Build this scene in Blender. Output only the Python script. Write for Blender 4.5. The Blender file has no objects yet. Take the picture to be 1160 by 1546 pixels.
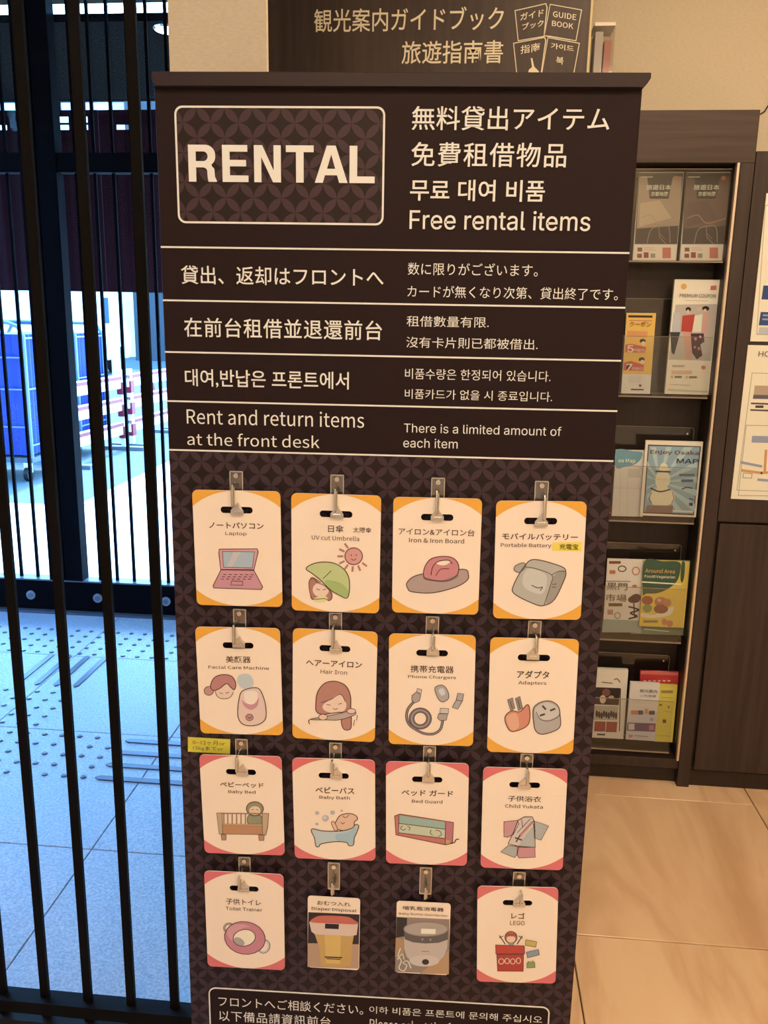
import bpy, bmesh, math, random
from mathutils import Vector, Matrix
from mathutils.geometry import tessellate_polygon
random.seed(7)
C = bpy.context.scene.collection
SC = bpy.context.scene
# ------------------------------------------------------------------ camera
F, PITCH, ROLL, YAW, BYAW, H = 1294.8, .22543, -.01705, .09241, .0387, 1.36
_cp, _sp = math.cos(PITCH), math.sin(PITCH)
_f = Vector((0, _cp, -_sp)); _d0 = Vector((0, -_sp, -_cp)); _r0 = Vector((1, 0, 0))
_r = math.cos(ROLL)*_r0 + math.sin(ROLL)*_d0
_d = -math.sin(ROLL)*_r0 + math.cos(ROLL)*_d0
_Rz = Matrix.Rotation(YAW, 3, 'Z')
FWD, DN, RT = _Rz @ _f, _Rz @ _d, _Rz @ _r
CAM = Vector((0, 0, H))
cd = bpy.data.cameras.new('camera'); cam = bpy.data.objects.new('camera', cd); C.objects.link(cam)
m = Matrix.Identity(4)
for i in range(3):
    m[i][0] = RT[i]; m[i][1] = -DN[i]; m[i][2] = -FWD[i]; m[i][3] = CAM[i]
cam.matrix_world = m
cd.sensor_fit = 'VERTICAL'; cd.sensor_height = 24; cd.lens = F/1546*24; cd.clip_start = .05; cd.clip_end = 300
SC.camera = cam
# ------------------------------------------------------------------ view, world, sun, lights
vs = SC.view_settings
SC.display_settings.display_device = 'sRGB'
vs.view_transform = 'Standard'; vs.look = 'None'; vs.gamma = 1; vs.exposure = 0.0; vs.use_curve_mapping = False
w = bpy.data.worlds.new('world'); SC.world = w; w.use_nodes = True
nt = w.node_tree; bg = nt.nodes['Background']
sky = nt.nodes.new('ShaderNodeTexSky'); sky.sky_type = 'NISHITA'; sky.sun_disc = False
sky.sun_elevation = math.radians(48); sky.sun_rotation = math.radians(5); sky.air_density = 1.3; sky.dust_density = 1.0
tint = nt.nodes.new('ShaderNodeMix'); tint.data_type = 'RGBA'; tint.blend_type = 'MULTIPLY'; tint.inputs[0].default_value = 1
tint.inputs[7].default_value = (.50, .86, 1.30, 1)       # the picture is balanced for the warm lamps, so daylight reads blue
nt.links.new(sky.outputs[0], tint.inputs[6]); nt.links.new(tint.outputs[2], bg.inputs[0]); bg.inputs[1].default_value = 3.0
def light(name, kind, loc, energy, color, size=.3, rot=(0, 0, 0), **k):
    l = bpy.data.lights.new(name, kind); l.energy = energy; l.color = color
    if kind == 'AREA': l.shape = 'DISK'; l.size = size
    if kind == 'SUN': l.angle = math.radians(.6)
    for a, b in k.items(): setattr(l, a, b)
    o = bpy.data.objects.new(name, l); C.objects.link(o); o.location = loc; o.rotation_euler = rot; return o
SUN_DIR = Vector((.05, -.45, -1.0)).normalized()     # daylight travels from the street side, right and down
s = light('sun', 'SUN', (-6, 12, 9), 9.0, (.85, .96, 1.0)); s.rotation_euler = SUN_DIR.to_track_quat('-Z', 'Y').to_euler()
WARM = (1, .67, .41)
CEIL_LAMPS = [(-.15, -.45, 12), (.75, -.35, 13), (1.30, .9, 8), (.45, 1.45, 9), (-.3, -1.2, 9), (.9, -1.3, 9), (1.6, 1.8, 4)]
# ------------------------------------------------------------------ colour + materials
def lin(h):
    h = h.lstrip('#'); out = []
    for i in (0, 2, 4):
        c = int(h[i:i+2], 16)/255; out.append(c/12.92 if c <= .04045 else ((c+.055)/1.055)**2.4)
    return out
WHITE_SEEN = lin('f8d6b0')
def seen(h):                      # surface colour of something the photograph shows under the room's warm lamps
    return [min(.9, a/b*.82) for a, b in zip(lin(h), WHITE_SEEN)]
_M = {}
def mat(key, col, rough=.6, metal=0, spec=.5):
    if key in _M: return _M[key]
    mm = bpy.data.materials.new(key); mm.use_nodes = True; p = mm.node_tree.nodes['Principled BSDF']
    p.inputs['Base Color'].default_value = (*col, 1); p.inputs['Roughness'].default_value = rough
    p.inputs['Metallic'].default_value = metal; p.inputs['Specular IOR Level'].default_value = spec
    _M[key] = mm; return mm
def ink(h):
    c = seen(h); l = .3*c[0]+.6*c[1]+.1*c[2]; c = [v*.85+l*.15 for v in c]; k = .08 if .2 < l < .6 else 0
    c = [v*(1-k)+.8*k for v in c]; c[2] *= .92; return mat('ink_'+h, c, .55, 0, .3)
def N(nt, t, **k):
    n = nt.nodes.new(t)
    for a, b in k.items(): setattr(n, a, b)
    return n
def ramp(nt, fac, stops):
    r = N(nt, 'ShaderNodeValToRGB'); e = r.color_ramp.elements
    while len(e) < len(stops): e.new(.5)
    for i, (p, c) in enumerate(stops): e[i].position = p; e[i].color = (*c, 1)
    nt.links.new(fac, r.inputs[0]); return r.outputs[0]
def mathn(nt, op, a, b=None, c=None):
    n = N(nt, 'ShaderNodeMath', operation=op)
    for i, v in enumerate((a, b, c)):
        if v is None: continue
        if isinstance(v, (int, float)): n.inputs[i].default_value = v
        else: nt.links.new(v, n.inputs[i])
    return n.outputs[0]
def noise_mat(key, scale, stops, rough=.5, detail=4, nscale=1.0, dist=0, bump=0, rnd=False, spec=.5):
    mm = mat(key, stops[0][1], rough, 0, spec); nt = mm.node_tree; p = nt.nodes['Principled BSDF']
    tc = N(nt, 'ShaderNodeTexCoord'); mp = N(nt, 'ShaderNodeMapping'); mp.inputs['Scale'].default_value = scale
    nt.links.new(tc.outputs['Object'], mp.inputs[0])
    nz = N(nt, 'ShaderNodeTexNoise'); nz.inputs['Scale'].default_value = nscale; nz.inputs['Detail'].default_value = detail
    nz.inputs['Distortion'].default_value = dist
    if rnd:
        oi = N(nt, 'ShaderNodeObjectInfo'); nz.noise_dimensions = '4D'
        nt.links.new(mathn(nt, 'MULTIPLY', oi.outputs['Random'], 37.0), nz.inputs['W'])
    nt.links.new(mp.outputs[0], nz.inputs['Vector'])
    nt.links.new(ramp(nt, nz.outputs['Fac'], stops), p.inputs['Base Color'])
    if bump:
        b = N(nt, 'ShaderNodeBump'); b.inputs['Strength'].default_value = bump; b.inputs['Distance'].default_value = .002
        nt.links.new(nz.outputs['Fac'], b.inputs['Height']); nt.links.new(b.outputs[0], p.inputs['Normal'])
    return mm
def shippo(key, a, dark, petal):
    mm = mat(key, dark, .5, 0, .3); nt = mm.node_tree; p = nt.nodes['Principled BSDF']
    tc = N(nt, 'ShaderNodeTexCoord'); sx = N(nt, 'ShaderNodeSeparateXYZ'); nt.links.new(tc.outputs['Object'], sx.inputs[0])
    k = math.sqrt(.5)/a
    u = mathn(nt, 'MULTIPLY', mathn(nt, 'ADD', sx.outputs[0], sx.outputs[2]), k)
    v = mathn(nt, 'MULTIPLY', mathn(nt, 'SUBTRACT', sx.outputs[0], sx.outputs[2]), k)
    u = mathn(nt, 'FRACT', mathn(nt, 'ADD', u, 200.0)); v = mathn(nt, 'FRACT', mathn(nt, 'ADD', v, 200.0))
    tot = None
    for cx in (0, 1):
        for cy in (0, 1):
            du = mathn(nt, 'SUBTRACT', u, float(cx)); dv = mathn(nt, 'SUBTRACT', v, float(cy))
            d = mathn(nt, 'ADD', mathn(nt, 'MULTIPLY', du, du), mathn(nt, 'MULTIPLY', dv, dv))
            l = mathn(nt, 'LESS_THAN', d, .49)
            tot = l if tot is None else mathn(nt, 'ADD', tot, l)
    f = mathn(nt, 'GREATER_THAN', tot, 1.5)
    mx = N(nt, 'ShaderNodeMix', data_type='RGBA'); nt.links.new(f, mx.inputs[0])
    mx.inputs[6].default_value = (*dark, 1); mx.inputs[7].default_value = (*petal, 1)
    nt.links.new(mx.outputs[2], p.inputs['Base Color']); return mm
def glassy(key, tint=(1, 1, 1), gloss=.06, rough=.02):
    mm = bpy.data.materials.new(key); mm.use_nodes = True; nt = mm.node_tree; nt.nodes.clear()
    o = N(nt, 'ShaderNodeOutputMaterial'); t = N(nt, 'ShaderNodeBsdfTransparent'); g = N(nt, 'ShaderNodeBsdfGlossy')
    mx = N(nt, 'ShaderNodeMixShader'); t.inputs[0].default_value = (*tint, 1); g.inputs['Roughness'].default_value = rough
    mx.inputs[0].default_value = gloss
    nt.links.new(t.outputs[0], mx.inputs[1]); nt.links.new(g.outputs[0], mx.inputs[2]); nt.links.new(mx.outputs[0], o.inputs[0])
    return mm
def emit(key, col, s):
    mm = mat(key, col); p = mm.node_tree.nodes['Principled BSDF']
    p.inputs['Emission Color'].default_value = (*col, 1); p.inputs['Emission Strength'].default_value = s; return mm

BOARD = mat('board_print', seen('261513'), .5, 0, .15)
CAPM = mat('board_cap', seen('2c1c1a'), .45, 0, .3)
PAT = shippo('seven_treasures_print', .0225, seen('1c0e0f'), seen('3f2a2b'))
PAT2 = shippo('seven_treasures_print_badge', .025, seen('1c0d0d'), seen('432b2a'))
CREAM = mat('cream_ink', seen('efd9c0'), .5)
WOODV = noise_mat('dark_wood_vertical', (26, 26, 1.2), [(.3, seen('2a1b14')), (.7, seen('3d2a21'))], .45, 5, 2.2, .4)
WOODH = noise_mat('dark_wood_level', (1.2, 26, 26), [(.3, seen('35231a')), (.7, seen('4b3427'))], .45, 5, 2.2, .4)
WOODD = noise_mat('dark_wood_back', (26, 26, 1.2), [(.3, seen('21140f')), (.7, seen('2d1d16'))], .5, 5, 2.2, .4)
MARBLE = noise_mat('beige_marble', (1.9, .5, 1), [(.30, (.56, .39, .25)), (.44, (.70, .54, .37)), (.50, (.62, .45, .30)), (.56, (.72, .56, .39)), (.75, (.76, .62, .45))], .25, 7, 1.5, 1.6, 0, True)
GRANITE = noise_mat('grey_granite', (1, 1, 1), [(.32, (.27, .32, .37)), (.5, (.37, .43, .48)), (.68, (.48, .54, .58))], .55, 3, 160, 0, .15, True)
GROUT = mat('grout', (.16, .13, .10), .9)
WALLP = noise_mat('woven_wallpaper', (90, 90, 300), [(.35, seen('dfbb89')), (.65, seen('e5c393'))], .85, 2, 1.2, 0, .05)
BLACK = mat('black_metal', (.008, .008, .008), .5, 0, .3)
BRONZE = mat('dark_bronze_metal', (.0032, .0028, .0026), .6, .0, .12)
DOORM = mat('dark_door_frame', (.0025, .0022, .003), .8, 0, .05)
STEEL = mat('brushed_steel', (.66, .65, .63), .25, 1)
TRIMM = mat('trim_metal', (.70, .62, .52), .4, .6)
PLASTER = mat('ceiling_plaster', (.75, .70, .62), .9)
DARKC = mat('dark_soffit', (.005, .004, .003), .95, 0, .02)
CARDW = mat('card_white', (.84, .81, .77), .4)
GLASS = glassy('door_glass', (.93, .97, .98), .004)
ACRYL = glassy('clear_acrylic', (.93, .93, .92), .05, .06)
ACRYE = mat('acrylic_edge', (.26, .23, .20), .2)
CLEARP = glassy('clear_hook_plate', (.8, .78, .74), .22, .2)

# ------------------------------------------------------------------ mesh helpers
class MB:
    def __init__(s): s.v = []; s.f = []; s.mi = []; s.m = []
    def mid(s, m):
        if m not in s.m: s.m.append(m)
        return s.m.index(m)
    def add(s, vs, fs, m):
        o = len(s.v); s.v += [tuple(v) for v in vs]; k = s.mid(m)
        for f in fs: s.f.append([i+o for i in f]); s.mi.append(k)
    def box(s, a, b, m, M=None):
        x0, y0, z0 = a; x1, y1, z1 = b
        v = [Vector(p) for p in ((x0,y0,z0),(x1,y0,z0),(x1,y1,z0),(x0,y1,z0),(x0,y0,z1),(x1,y0,z1),(x1,y1,z1),(x0,y1,z1))]
        if M: v = [M @ p for p in v]
        s.add(v, [(0,3,2,1),(4,5,6,7),(0,1,5,4),(1,2,6,5),(2,3,7,6),(3,0,4,7)], m); return s
    def tube(s, pts, r, m, n=8, cap=True):
        pts = [Vector(p) for p in pts]; rs = r if isinstance(r, (list, tuple)) else [r]*len(pts); vs = []; fs = []
        for i, p in enumerate(pts):
            t = (pts[min(i+1, len(pts)-1)] - pts[max(i-1, 0)]).normalized()
            a = t.orthogonal().normalized() if i == 0 else (pa - t*pa.dot(t)).normalized()
            pa = a; b = t.cross(a)
            for k in range(n):
                q = 2*math.pi*k/n; vs.append(p + rs[i]*(math.cos(q)*a + math.sin(q)*b))
        for i in range(len(pts)-1):
            for k in range(n): fs.append((i*n+k, i*n+(k+1) % n, (i+1)*n+(k+1) % n, (i+1)*n+k))
        if cap: fs.append(tuple(range(n))[::-1]); fs.append(tuple((len(pts)-1)*n+k for k in range(n)))
        s.add(vs, fs, m); return s
    def prism(s, loops, y0, y1, m):           # loops: list of 2D (x,z) loops, first the outline, then holes; y0 front
        tri = tessellate_polygon([[Vector((x, z, 0)) for x, z in l] for l in loops])
        flat = [p for l in loops for p in l]; n = len(flat)
        vs = [(x, y0, z) for x, z in flat] + [(x, y1, z) for x, z in flat]; fs = []
        for t in tri:
            a, b, c = [Vector(flat[i]) for i in t]
            if (b-a).cross(c-a) < 0: t = (t[0], t[2], t[1])
            fs.append(tuple(t)); fs.append((t[0]+n, t[2]+n, t[1]+n))
        o = 0
        for l in loops:
            k = len(l)
            ar = sum(l[i][0]*l[(i+1) % k][1]-l[(i+1) % k][0]*l[i][1] for i in range(k))
            sg = (ar > 0) == (l is loops[0])
            for i in range(k):
                a, b = o+i, o+(i+1) % k
                fs.append((b, a, a+n, b+n) if sg else (a, b, b+n, a+n))
            o += k
        s.add(vs, fs, m); return s
    def flat(s, loops, y, m):
        tri = tessellate_polygon([[Vector((x, z, 0)) for x, z in l] for l in loops])
        flat = [p for l in loops for p in l]; fs = []
        for t in tri:
            a, b, c = [Vector(flat[i]) for i in t]
            ar = (b-a).cross(c-a)
            if abs(ar) < 1e-12: continue
            fs.append((t[0], t[2], t[1]) if ar < 0 else tuple(t))
        s.add([(x, y, z) for x, z in flat], fs, m); return s
    def build(s, name, parent=None, smooth=False, bevel=0, loc=None):
        me = bpy.data.meshes.new(name); me.from_pydata(s.v, [], s.f)
        for m in s.m: me.materials.append(m)
        me.polygons.foreach_set('material_index', s.mi)
        if smooth: me.polygons.foreach_set('use_smooth', [True]*len(me.polygons)); me.set_sharp_from_angle(angle=math.radians(40))
        me.update(); o = bpy.data.objects.new(name, me); C.objects.link(o)
        if parent: o.parent = parent
        if loc: o.location = loc
        if bevel:
            b = o.modifiers.new('bevel', 'BEVEL'); b.width = bevel; b.segments = 2; b.limit_method = 'ANGLE'
        return o
def tag(o, label=None, cat=None, group=None, kind=None):
    for k, v in (('label', label), ('category', cat), ('group', group), ('kind', kind)):
        if v: o[k] = v
    return o
def empty(name, loc=(0, 0, 0), rz=0):
    o = bpy.data.objects.new(name, None); C.objects.link(o); o.location = loc; o.rotation_euler = (0, 0, rz); o.empty_display_size = .05; return o
def rrect(x0, z0, x1, z1, r, n=5):
    out = []
    for cx, cz, a in ((x1-r, z0+r, -90), (x1-r, z1-r, 0), (x0+r, z1-r, 90), (x0+r, z0+r, 180)):
        for i in range(n+1):
            t = math.radians(a+90*i/n); out.append((cx+r*math.cos(t), cz+r*math.sin(t)))
    return out
def ring(pts, wd):                            # outline loop pair from a convex-ish loop
    n = len(pts); o = []; inn = []
    ar = sum(pts[i][0]*pts[(i+1) % n][1]-pts[(i+1) % n][0]*pts[i][1] for i in range(n)); sg = 1 if ar > 0 else -1
    for i in range(n):
        a = Vector(pts[i-1]); b = Vector(pts[i]); c = Vector(pts[(i+1) % n])
        t1 = (b-a); t2 = (c-b)
        if t1.length < 1e-9: t1 = t2
        if t2.length < 1e-9: t2 = t1
        t = (t1.normalized()+t2.normalized())
        if t.length < 1e-6: t = t1
        t.normalize(); nn = Vector((t.y, -t.x))*sg*wd/2
        o.append(tuple(b+nn)); inn.append(tuple(b-nn))
    return o, inn
def catmull(p, closed, k=5):
    n = len(p); out = []
    g = (lambda i: p[i % n]) if closed else (lambda i: p[max(0, min(n-1, i))])
    for i in range(n if closed else n-1):
        a, b, c, d = g(i-1), g(i), g(i+1), g(i+2)
        for j in range(k):
            t = j/k
            out.append(tuple(.5*((2*b[q])+(-a[q]+c[q])*t+(2*a[q]-5*b[q]+4*c[q]-d[q])*t*t+(-a[q]+3*b[q]-3*c[q]+d[q])*t**3) for q in (0, 1)))
    if not closed: out.append(tuple(p[-1]))
    return out

# ------------------------------------------------------------------ planes: a pixel's ray met with a real plane of the room
def ray(x, y): return FWD*F + RT*(x-580) + DN*(y-773)
def at(x, y, Y):                              # point on the upright plane Y = const
    d = ray(x, y); return CAM + d*(Y/d.y)
def ground(x, y, z=0):
    d = ray(x, y); return CAM + d*((z-H)/d.z)
class Plane:                                  # local frame of a root object; pt gives (x,z) on local y = y0
    def __init__(s, M): s.M = M; s.I = M.inverted(); s.R = s.I.to_3x3(); s.c = s.I @ CAM
    def pt(s, px, py, y0=0):
        d = s.R @ ray(px, py); t = (y0-s.c.y)/d.y; p = s.c + d*t; return (p.x, p.z)
CROPS = {'F': (0, 0, 1), 'H1': (220, 0, 2.9), 'H2': (580, 0, 2.762), 'T3': (220, 360, 2.9), 'T4': (580, 360, 2.9), 'S': (740, 0, 5.273),
  'A': (270, 700, 3.625), 'B': (580, 700, 3.515), 'Cc': (270, 910, 3.625), 'D': (570, 920, 3.625), 'E': (280, 1110, 3.742),
  'Ff': (570, 1110, 3.742), 'G': (290, 1290, 4.0), 'Hh': (570, 1290, 3.742), 'R1': (900, 150, 4.4615), 'R2': (920, 400, 4.8333),
  'R3': (900, 620, 4.4615), 'R4': (880, 800, 4.1429), 'R5': (860, 960, 3.8667)}
def cp_(k, p):
    x0, y0, s = CROPS[k]; return (x0+p[0]/s, y0+p[1]/s)

TEXTS = []
try: SANS = bpy.data.fonts.load(bpy.utils.system_resource('DATAFILES', path='fonts')+'/Inter.woff2')   # Blender's own interface face
except Exception: SANS = None
try: SANS2 = bpy.data.fonts.load(bpy.utils.system_resource('DATAFILES', path='fonts')+'/Noto Sans CJK Regular.woff2')
except Exception: SANS2 = None
def text(parent, s, p0, p1, mt, bold=0, y=-.0006, name='lettering', skew=0, sp=1.0):
    """p0 = upper left (x,z), p1 = lower right (x,z) of the ink, in the parent's frame"""
    cu = bpy.data.curves.new(name, 'FONT'); cu.body = s; cu.resolution_u = 3; cu.offset = bold; cu.space_character = sp; cu.align_x = 'LEFT'
    if SANS and all(ord(c) < 128 for c in s): 
        bad = any(c in 'RKkDPMAUB' for c in s) and SANS2      # these capitals fill cleanly only in the second face
        cu.font = SANS2 if bad else SANS; cu.offset = min(bold, .005 if bad else .004)
    elif any(ord(c) > 0x2e80 for c in s): cu.offset = min(bold*1.5, .007 if any(0x4e00 <= ord(c) < 0xa000 for c in s) else .016)
    o = bpy.data.objects.new('tmp', cu); C.objects.link(o)
    TEXTS.append((o, parent, p0, p1, mt, y, name, skew))
def flush_text():
    bpy.context.view_layer.update(); dg = bpy.context.evaluated_depsgraph_get(); out = []
    for o, parent, p0, p1, mt, y, name, skew in TEXTS:
        me = bpy.data.meshes.new_from_object(o.evaluated_get(dg), depsgraph=dg)
        if not len(me.vertices): continue
        xs = [v.co.x for v in me.vertices]; ys = [v.co.y for v in me.vertices]
        ax, bx, ay, by = min(xs), max(xs), min(ys), max(ys)
        sx = (p1[0]-p0[0])/(bx-ax); sz = (p0[1]-p1[1])/max(by-ay, 1e-6)
        for v in me.vertices:
            x = p0[0]+(v.co.x-ax)*sx; z = p1[1]+(v.co.y-ay)*sz + skew*(x-p0[0]); v.co = (x, y, z)
        me.materials.clear(); me.materials.append(mt); me.name = name
        out.append((me, parent, name))
    for t in TEXTS: bpy.data.objects.remove(t[0])
    TEXTS.clear()
    for me, parent, name in out:
        n = bpy.data.objects.new(name, me); C.objects.link(n); n.parent = parent

def draw(parent, plane, y0, crop, shapes, name='illustration'):
    """flat print on local plane y0: shapes are (kind, colour, ...) in the coordinates of one zoomed crop"""
    b = MB(); y = y0-.0002; sc = 1/CROPS[crop][2]
    P = lambda p: plane.pt(*cp_(crop, p), y0)
    u = abs(P((100, 100))[0]-P((200, 100))[0])/100
    for sh in shapes:
        k, col = sh[0], sh[1]; y -= .00004; mt = ink(col)
        if k in 'pP': L = sh[2]; L = catmull(L, True) if k == 'P' else L; b.flat([[P(q) for q in L]], y, mt)
        elif k in 'eE':
            cx, cy, rx, ry = sh[2:6]; a = math.radians(sh[6]) if len(sh) > 6 else 0; L = []
            for i in range(20):
                t = i*math.pi/10; ex, ey = rx*math.cos(t), ry*math.sin(t)
                L.append(P((cx+ex*math.cos(a)-ey*math.sin(a), cy+ex*math.sin(a)+ey*math.cos(a))))
            if k == 'e': b.flat([L], y, mt)
            else: o, i_ = ring(L, sh[7]*u*1.25); b.flat([o, i_], y, mt)
        elif k == 'r': x0, y0_, x1, y1 = sh[2:6]; b.flat([[P((x0, y0_)), P((x1, y0_)), P((x1, y1)), P((x0, y1))]], y, mt)
        elif k in 'oO': L = sh[3]; L = catmull(L, True) if k == 'O' else L; o, i_ = ring([P(q) for q in L], sh[2]*u*1.3); b.flat([o, i_], y, mt)
        elif k in 'lL':
            L = sh[3]; L = catmull(L, False) if k == 'L' else L; L = [Vector(P(q)) for q in L]; h = sh[2]*u*.6
            for a, c in zip(L, L[1:]):
                d = (c-a)
                if d.length < 1e-7: continue
                d.normalize(); n = Vector((-d.y, d.x))*h; e = d*h*.6
                b.flat([[tuple(a-e+n), tuple(a-e-n), tuple(c+e-n), tuple(c+e+n)]], y, mt)
    o = b.build(name, parent); return o
K = '5a3c34'          # the brown outline ink of the drawings

# ================================================================== STRUCTURE
def structure(o): o['kind'] = 'structure'; return o
XL, XR, YB, ZC, YD, YW = -2.75, 2.2, -1.7, 2.62, 3.625, 2.62
fl = structure(MB().box((XL, YB, -.03), (XR, YD+.05, -.008), GROUT).build('floor'))
gap = .0016
tile_cache = {}
def tile(x0, y0, x1, y1, mt):
    x0 = max(x0, XL); x1 = min(x1, XR); y0 = max(y0, YB); y1 = min(y1, YD-.03 if x0 < -.86 else YW)
    if x1-x0 < .03 or y1-y0 < .03: return
    key = (round(x1-x0, 3), round(y1-y0, 3), mt.name)
    if key not in tile_cache:
        a, c = (x1-x0)/2-gap, (y1-y0)/2-gap; b = MB()
        v = [(-a,-c,-.008),(a,-c,-.008),(a,c,-.008),(-a,c,-.008),(-a,-c,-.0012),(a,-c,-.0012),(a,c,-.0012),(-a,c,-.0012)]
        a -= .0012; c -= .0012; v += [(-a,-c,0),(a,-c,0),(a,c,0),(-a,c,0)]
        b.add(v, [(0,1,5,4),(1,2,6,5),(2,3,7,6),(3,0,4,7),(4,5,9,8),(5,6,10,9),(6,7,11,10),(7,4,8,11),(8,9,10,11)], mt)
        o = b.build('tile', fl); tile_cache[key] = o.data
    else:
        o = bpy.data.objects.new('tile', tile_cache[key]); C.objects.link(o); o.parent = fl
    o.location = ((x0+x1)/2, (y0+y1)/2, 0)
XB = -.311
for i in range(-5, 5):
    for j in range(-7, 3):
        x0 = .281+.592*i; y0 = 1.717+.601*j
        if x0 < XB-.01: 
            if y0 > .5: continue
            tile(x0, y0, min(x0+.592, XB) if x0 < XB else x0+.592, min(y0+.601, .67), MARBLE)
        else: tile(x0, y0, x0+.592, y0+.601, MARBLE)
for i in range(5):
    for j in range(5):
        x1 = XB-.61*i if i else XB
        tile(XB-.61*(i+1), .67+.61*j, x1, .67+.61*(j+1), GRANITE)
structure(MB().box((-.86, YW, 0), (XR, YD+.3, ZC), WALLP).build('wall_back'))
b = MB()
for a, c in (((-.459, 1.36), (-.3115, 1.372)), ((-.450, 1.372), (-.388, 1.70)), ((-.556, 1.70), (-.479, 2.10)), ((-.688, 2.10), (-.598, YW))): b.box((*a, 0), (*c, ZC), WALLP)
structure(b.build('wall_pier_light_block'))  # front face of the pier; hidden steps behind it added to block lobby daylight
structure(MB().box((XR, YB, 0), (XR+.12, YW, ZC), WALLP).build('wall_right'))
structure(MB().box((XL-.12, YB, 0), (XL, 1.30, ZC), WALLP).build('wall_left'))
w1 = structure(empty('added_side_window', (XL, 1.30, 0)))          # unseen glazing on the lobby's left, added to brighten its floor with daylight
for y in (.0, .75, 1.5, 2.25): MB().box((-.06, y, 0), (0, y+.05, ZC), BLACK).build('mullion', w1)
for z in (0, ZC-.05): MB().box((-.06, .05, z), (0, 2.34, z+.05), BLACK).build('frame_rail', w1)
for y in (.05, .80, 1.55): MB().box((-.034, y, .05), (-.030, y+.70, ZC-.05), glassy('window_glass', (.93, .97, .98), .05)).build('pane', w1)
structure(MB().box((XL-.12, YB-.12, 0), (XR+.12, YB, ZC), WALLP).build('wall_front'))
structure(MB().box((XL-.12, YB-.12, ZC), (XR+.12, YD+.24, ZC+.1), PLASTER).build('ceiling'))
structure(MB().box((-.87, YW-.012, 0), (-.56, YW, .07), WOODD).build('baseboard_back'))
# ceiling lamps of the room
for x, y, e in CEIL_LAMPS: light('ceiling_light', 'AREA', (x, y, ZC-.02), e*1.45, WARM, .28)

# ================================================================== STREET DOORS (glass front)
dr = empty('door_1', (0, 0, 0)); structure(dr)
b = MB()
b.box((XL, YD-.03, 0), (-.87, YD+.03, .156), DOORM); o = b.build('bottom_rail', dr)
MB().box((XL, YD-.034, .150), (-.87, YD+.034, .157), mat('rail_edge', (.10, .12, .15), .35)).build('rail_edge', dr)
for x in (-1.96, -1.641, -2.28, -1.32):
    b = MB(); b.tube([(x, YD-.030, .078), (x, YD-.036, .078)], .021, mat('disc_grey', (.22, .24, .27), .4), 20)
    b.tube([(x, YD-.036, .078), (x, YD-.039, .078)], .012, mat('disc_dark', (.12, .13, .15), .4), 16); b.build('rail_disc', dr)
MB().box((XL, YD-.03, 1.91), (-.87, YD+.03, 1.985), DOORM).build('transom_rail', dr)
MB().box((-1.862, YD-.035, .156), (-1.792, YD+.03, ZC), DOORM).build('stile', dr)
MB().box((-1.786, YD-.035, .156), (-1.706, YD+.03, ZC), DOORM).build('stile', dr)
MB().box((-1.793, YD-.01, .156), (-1.785, YD+.02, ZC), BLACK).build('meeting_seal', dr)
MB().box((-.94, YD-.03, .156), (-.87, YD+.03, ZC), DOORM).build('stile', dr)
for x in [-1.076-.08*k for k in range(8)] + [-1.935-.079*k for k in range(10)]:
    MB().box((x-.006, YD-.006, .156), (x+.006, YD+.006, ZC), DOORM).build('bar', dr)
for x0, x1 in ((XL, -1.862), (-1.706, -.94)):
    MB().box((x0, YD+.008, .156), (x1, YD+.012, 1.91), GLASS).build('pane', dr)
    MB().box((x0, YD+.008, 1.985), (x1, YD+.012, ZC-.001), GLASS).build('pane', dr)
# threshold of the doorway
structure(MB().box((XL, YD-.06, 0), (-.87, YD-.031, .012), mat('threshold', (.12, .13, .15), .35, .5)).build('trim_1'))
# canopy outside
cz = 2.488
structure(MB().box((-6.5, YD+.035, cz), (-.4, 4.97, cz+.03), DARKC).build('canopy_soffit'))
lp = tag(empty('canopy_lamp', (-1.262, 3.76, cz)), 'round glowing downlight set in the dark canopy outside the doors', 'lamp')
b = MB(); L = [(.062*math.cos(t*math.pi/12), .062*math.sin(t*math.pi/12)) for t in range(24)]
b.add([(p, q, -.006) for p, q in L], [tuple(range(24))[::-1]], emit('downlight_glow', (1, .93, .82), 9)); b.build('lamp_lens', lp)
b = MB(); b.v = [(p*1.12, q*1.12, -.001) for p, q in L]+[(p, q, -.008) for p, q in L]; b.f = [(k, k+24, (k+1) % 24+24, (k+1) % 24) for k in range(24)]; b.mi = [0]*24; b.m = [STEEL]
b.build('lamp_rim', lp)
# maroon hanging screen under the canopy edge: boards with small openings near the top
MAROON = noise_mat('maroon_cloth', (30, 30, .6), [(.3, (.013, .003, .005)), (.7, (.022, .006, .009))], .95, 3, 1.0, spec=.03)
hs = tag(empty('hanging_screen', (0, 4.93, 0)), 'dark maroon hanging screen beyond the glass doors, small openings along its top', 'screen')
x = -4.6; k = 0
while x < -.5:
    wd = .36
    op = [[(x+.04+j*.0, 0), ] for j in ()]
    z0, z1 = 1.465, 2.437
    holes = []
    for (a, c) in ((.10, .19), (.215, .30)):
        for (h0, h1) in ((2.335, 2.362), (2.372, 2.405)):
            holes.append([(x+a, h0), (x+c, h0), (x+c, h1), (x+a, h1)])
    b = MB(); b.prism([[(x+.002, z0), (x+wd-.002, z0), (x+wd-.002, z1), (x+.002, z1)]] + (holes if k % 2 == 0 else holes[:1]), -.006, .006, MAROON); b.build('panel', hs)
    x += wd; k += 1
MB().box((-4.6, -.012, 2.478), (-.5, .012, 2.487), BLACK).build('top_rod', hs)
for x in (-4.4, -3.7, -3.0, -2.3, -1.6, -.9): MB().box((x-.01, -.006, 2.437), (x+.01, .006, 2.479), BLACK).build('hanger', hs)

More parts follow.
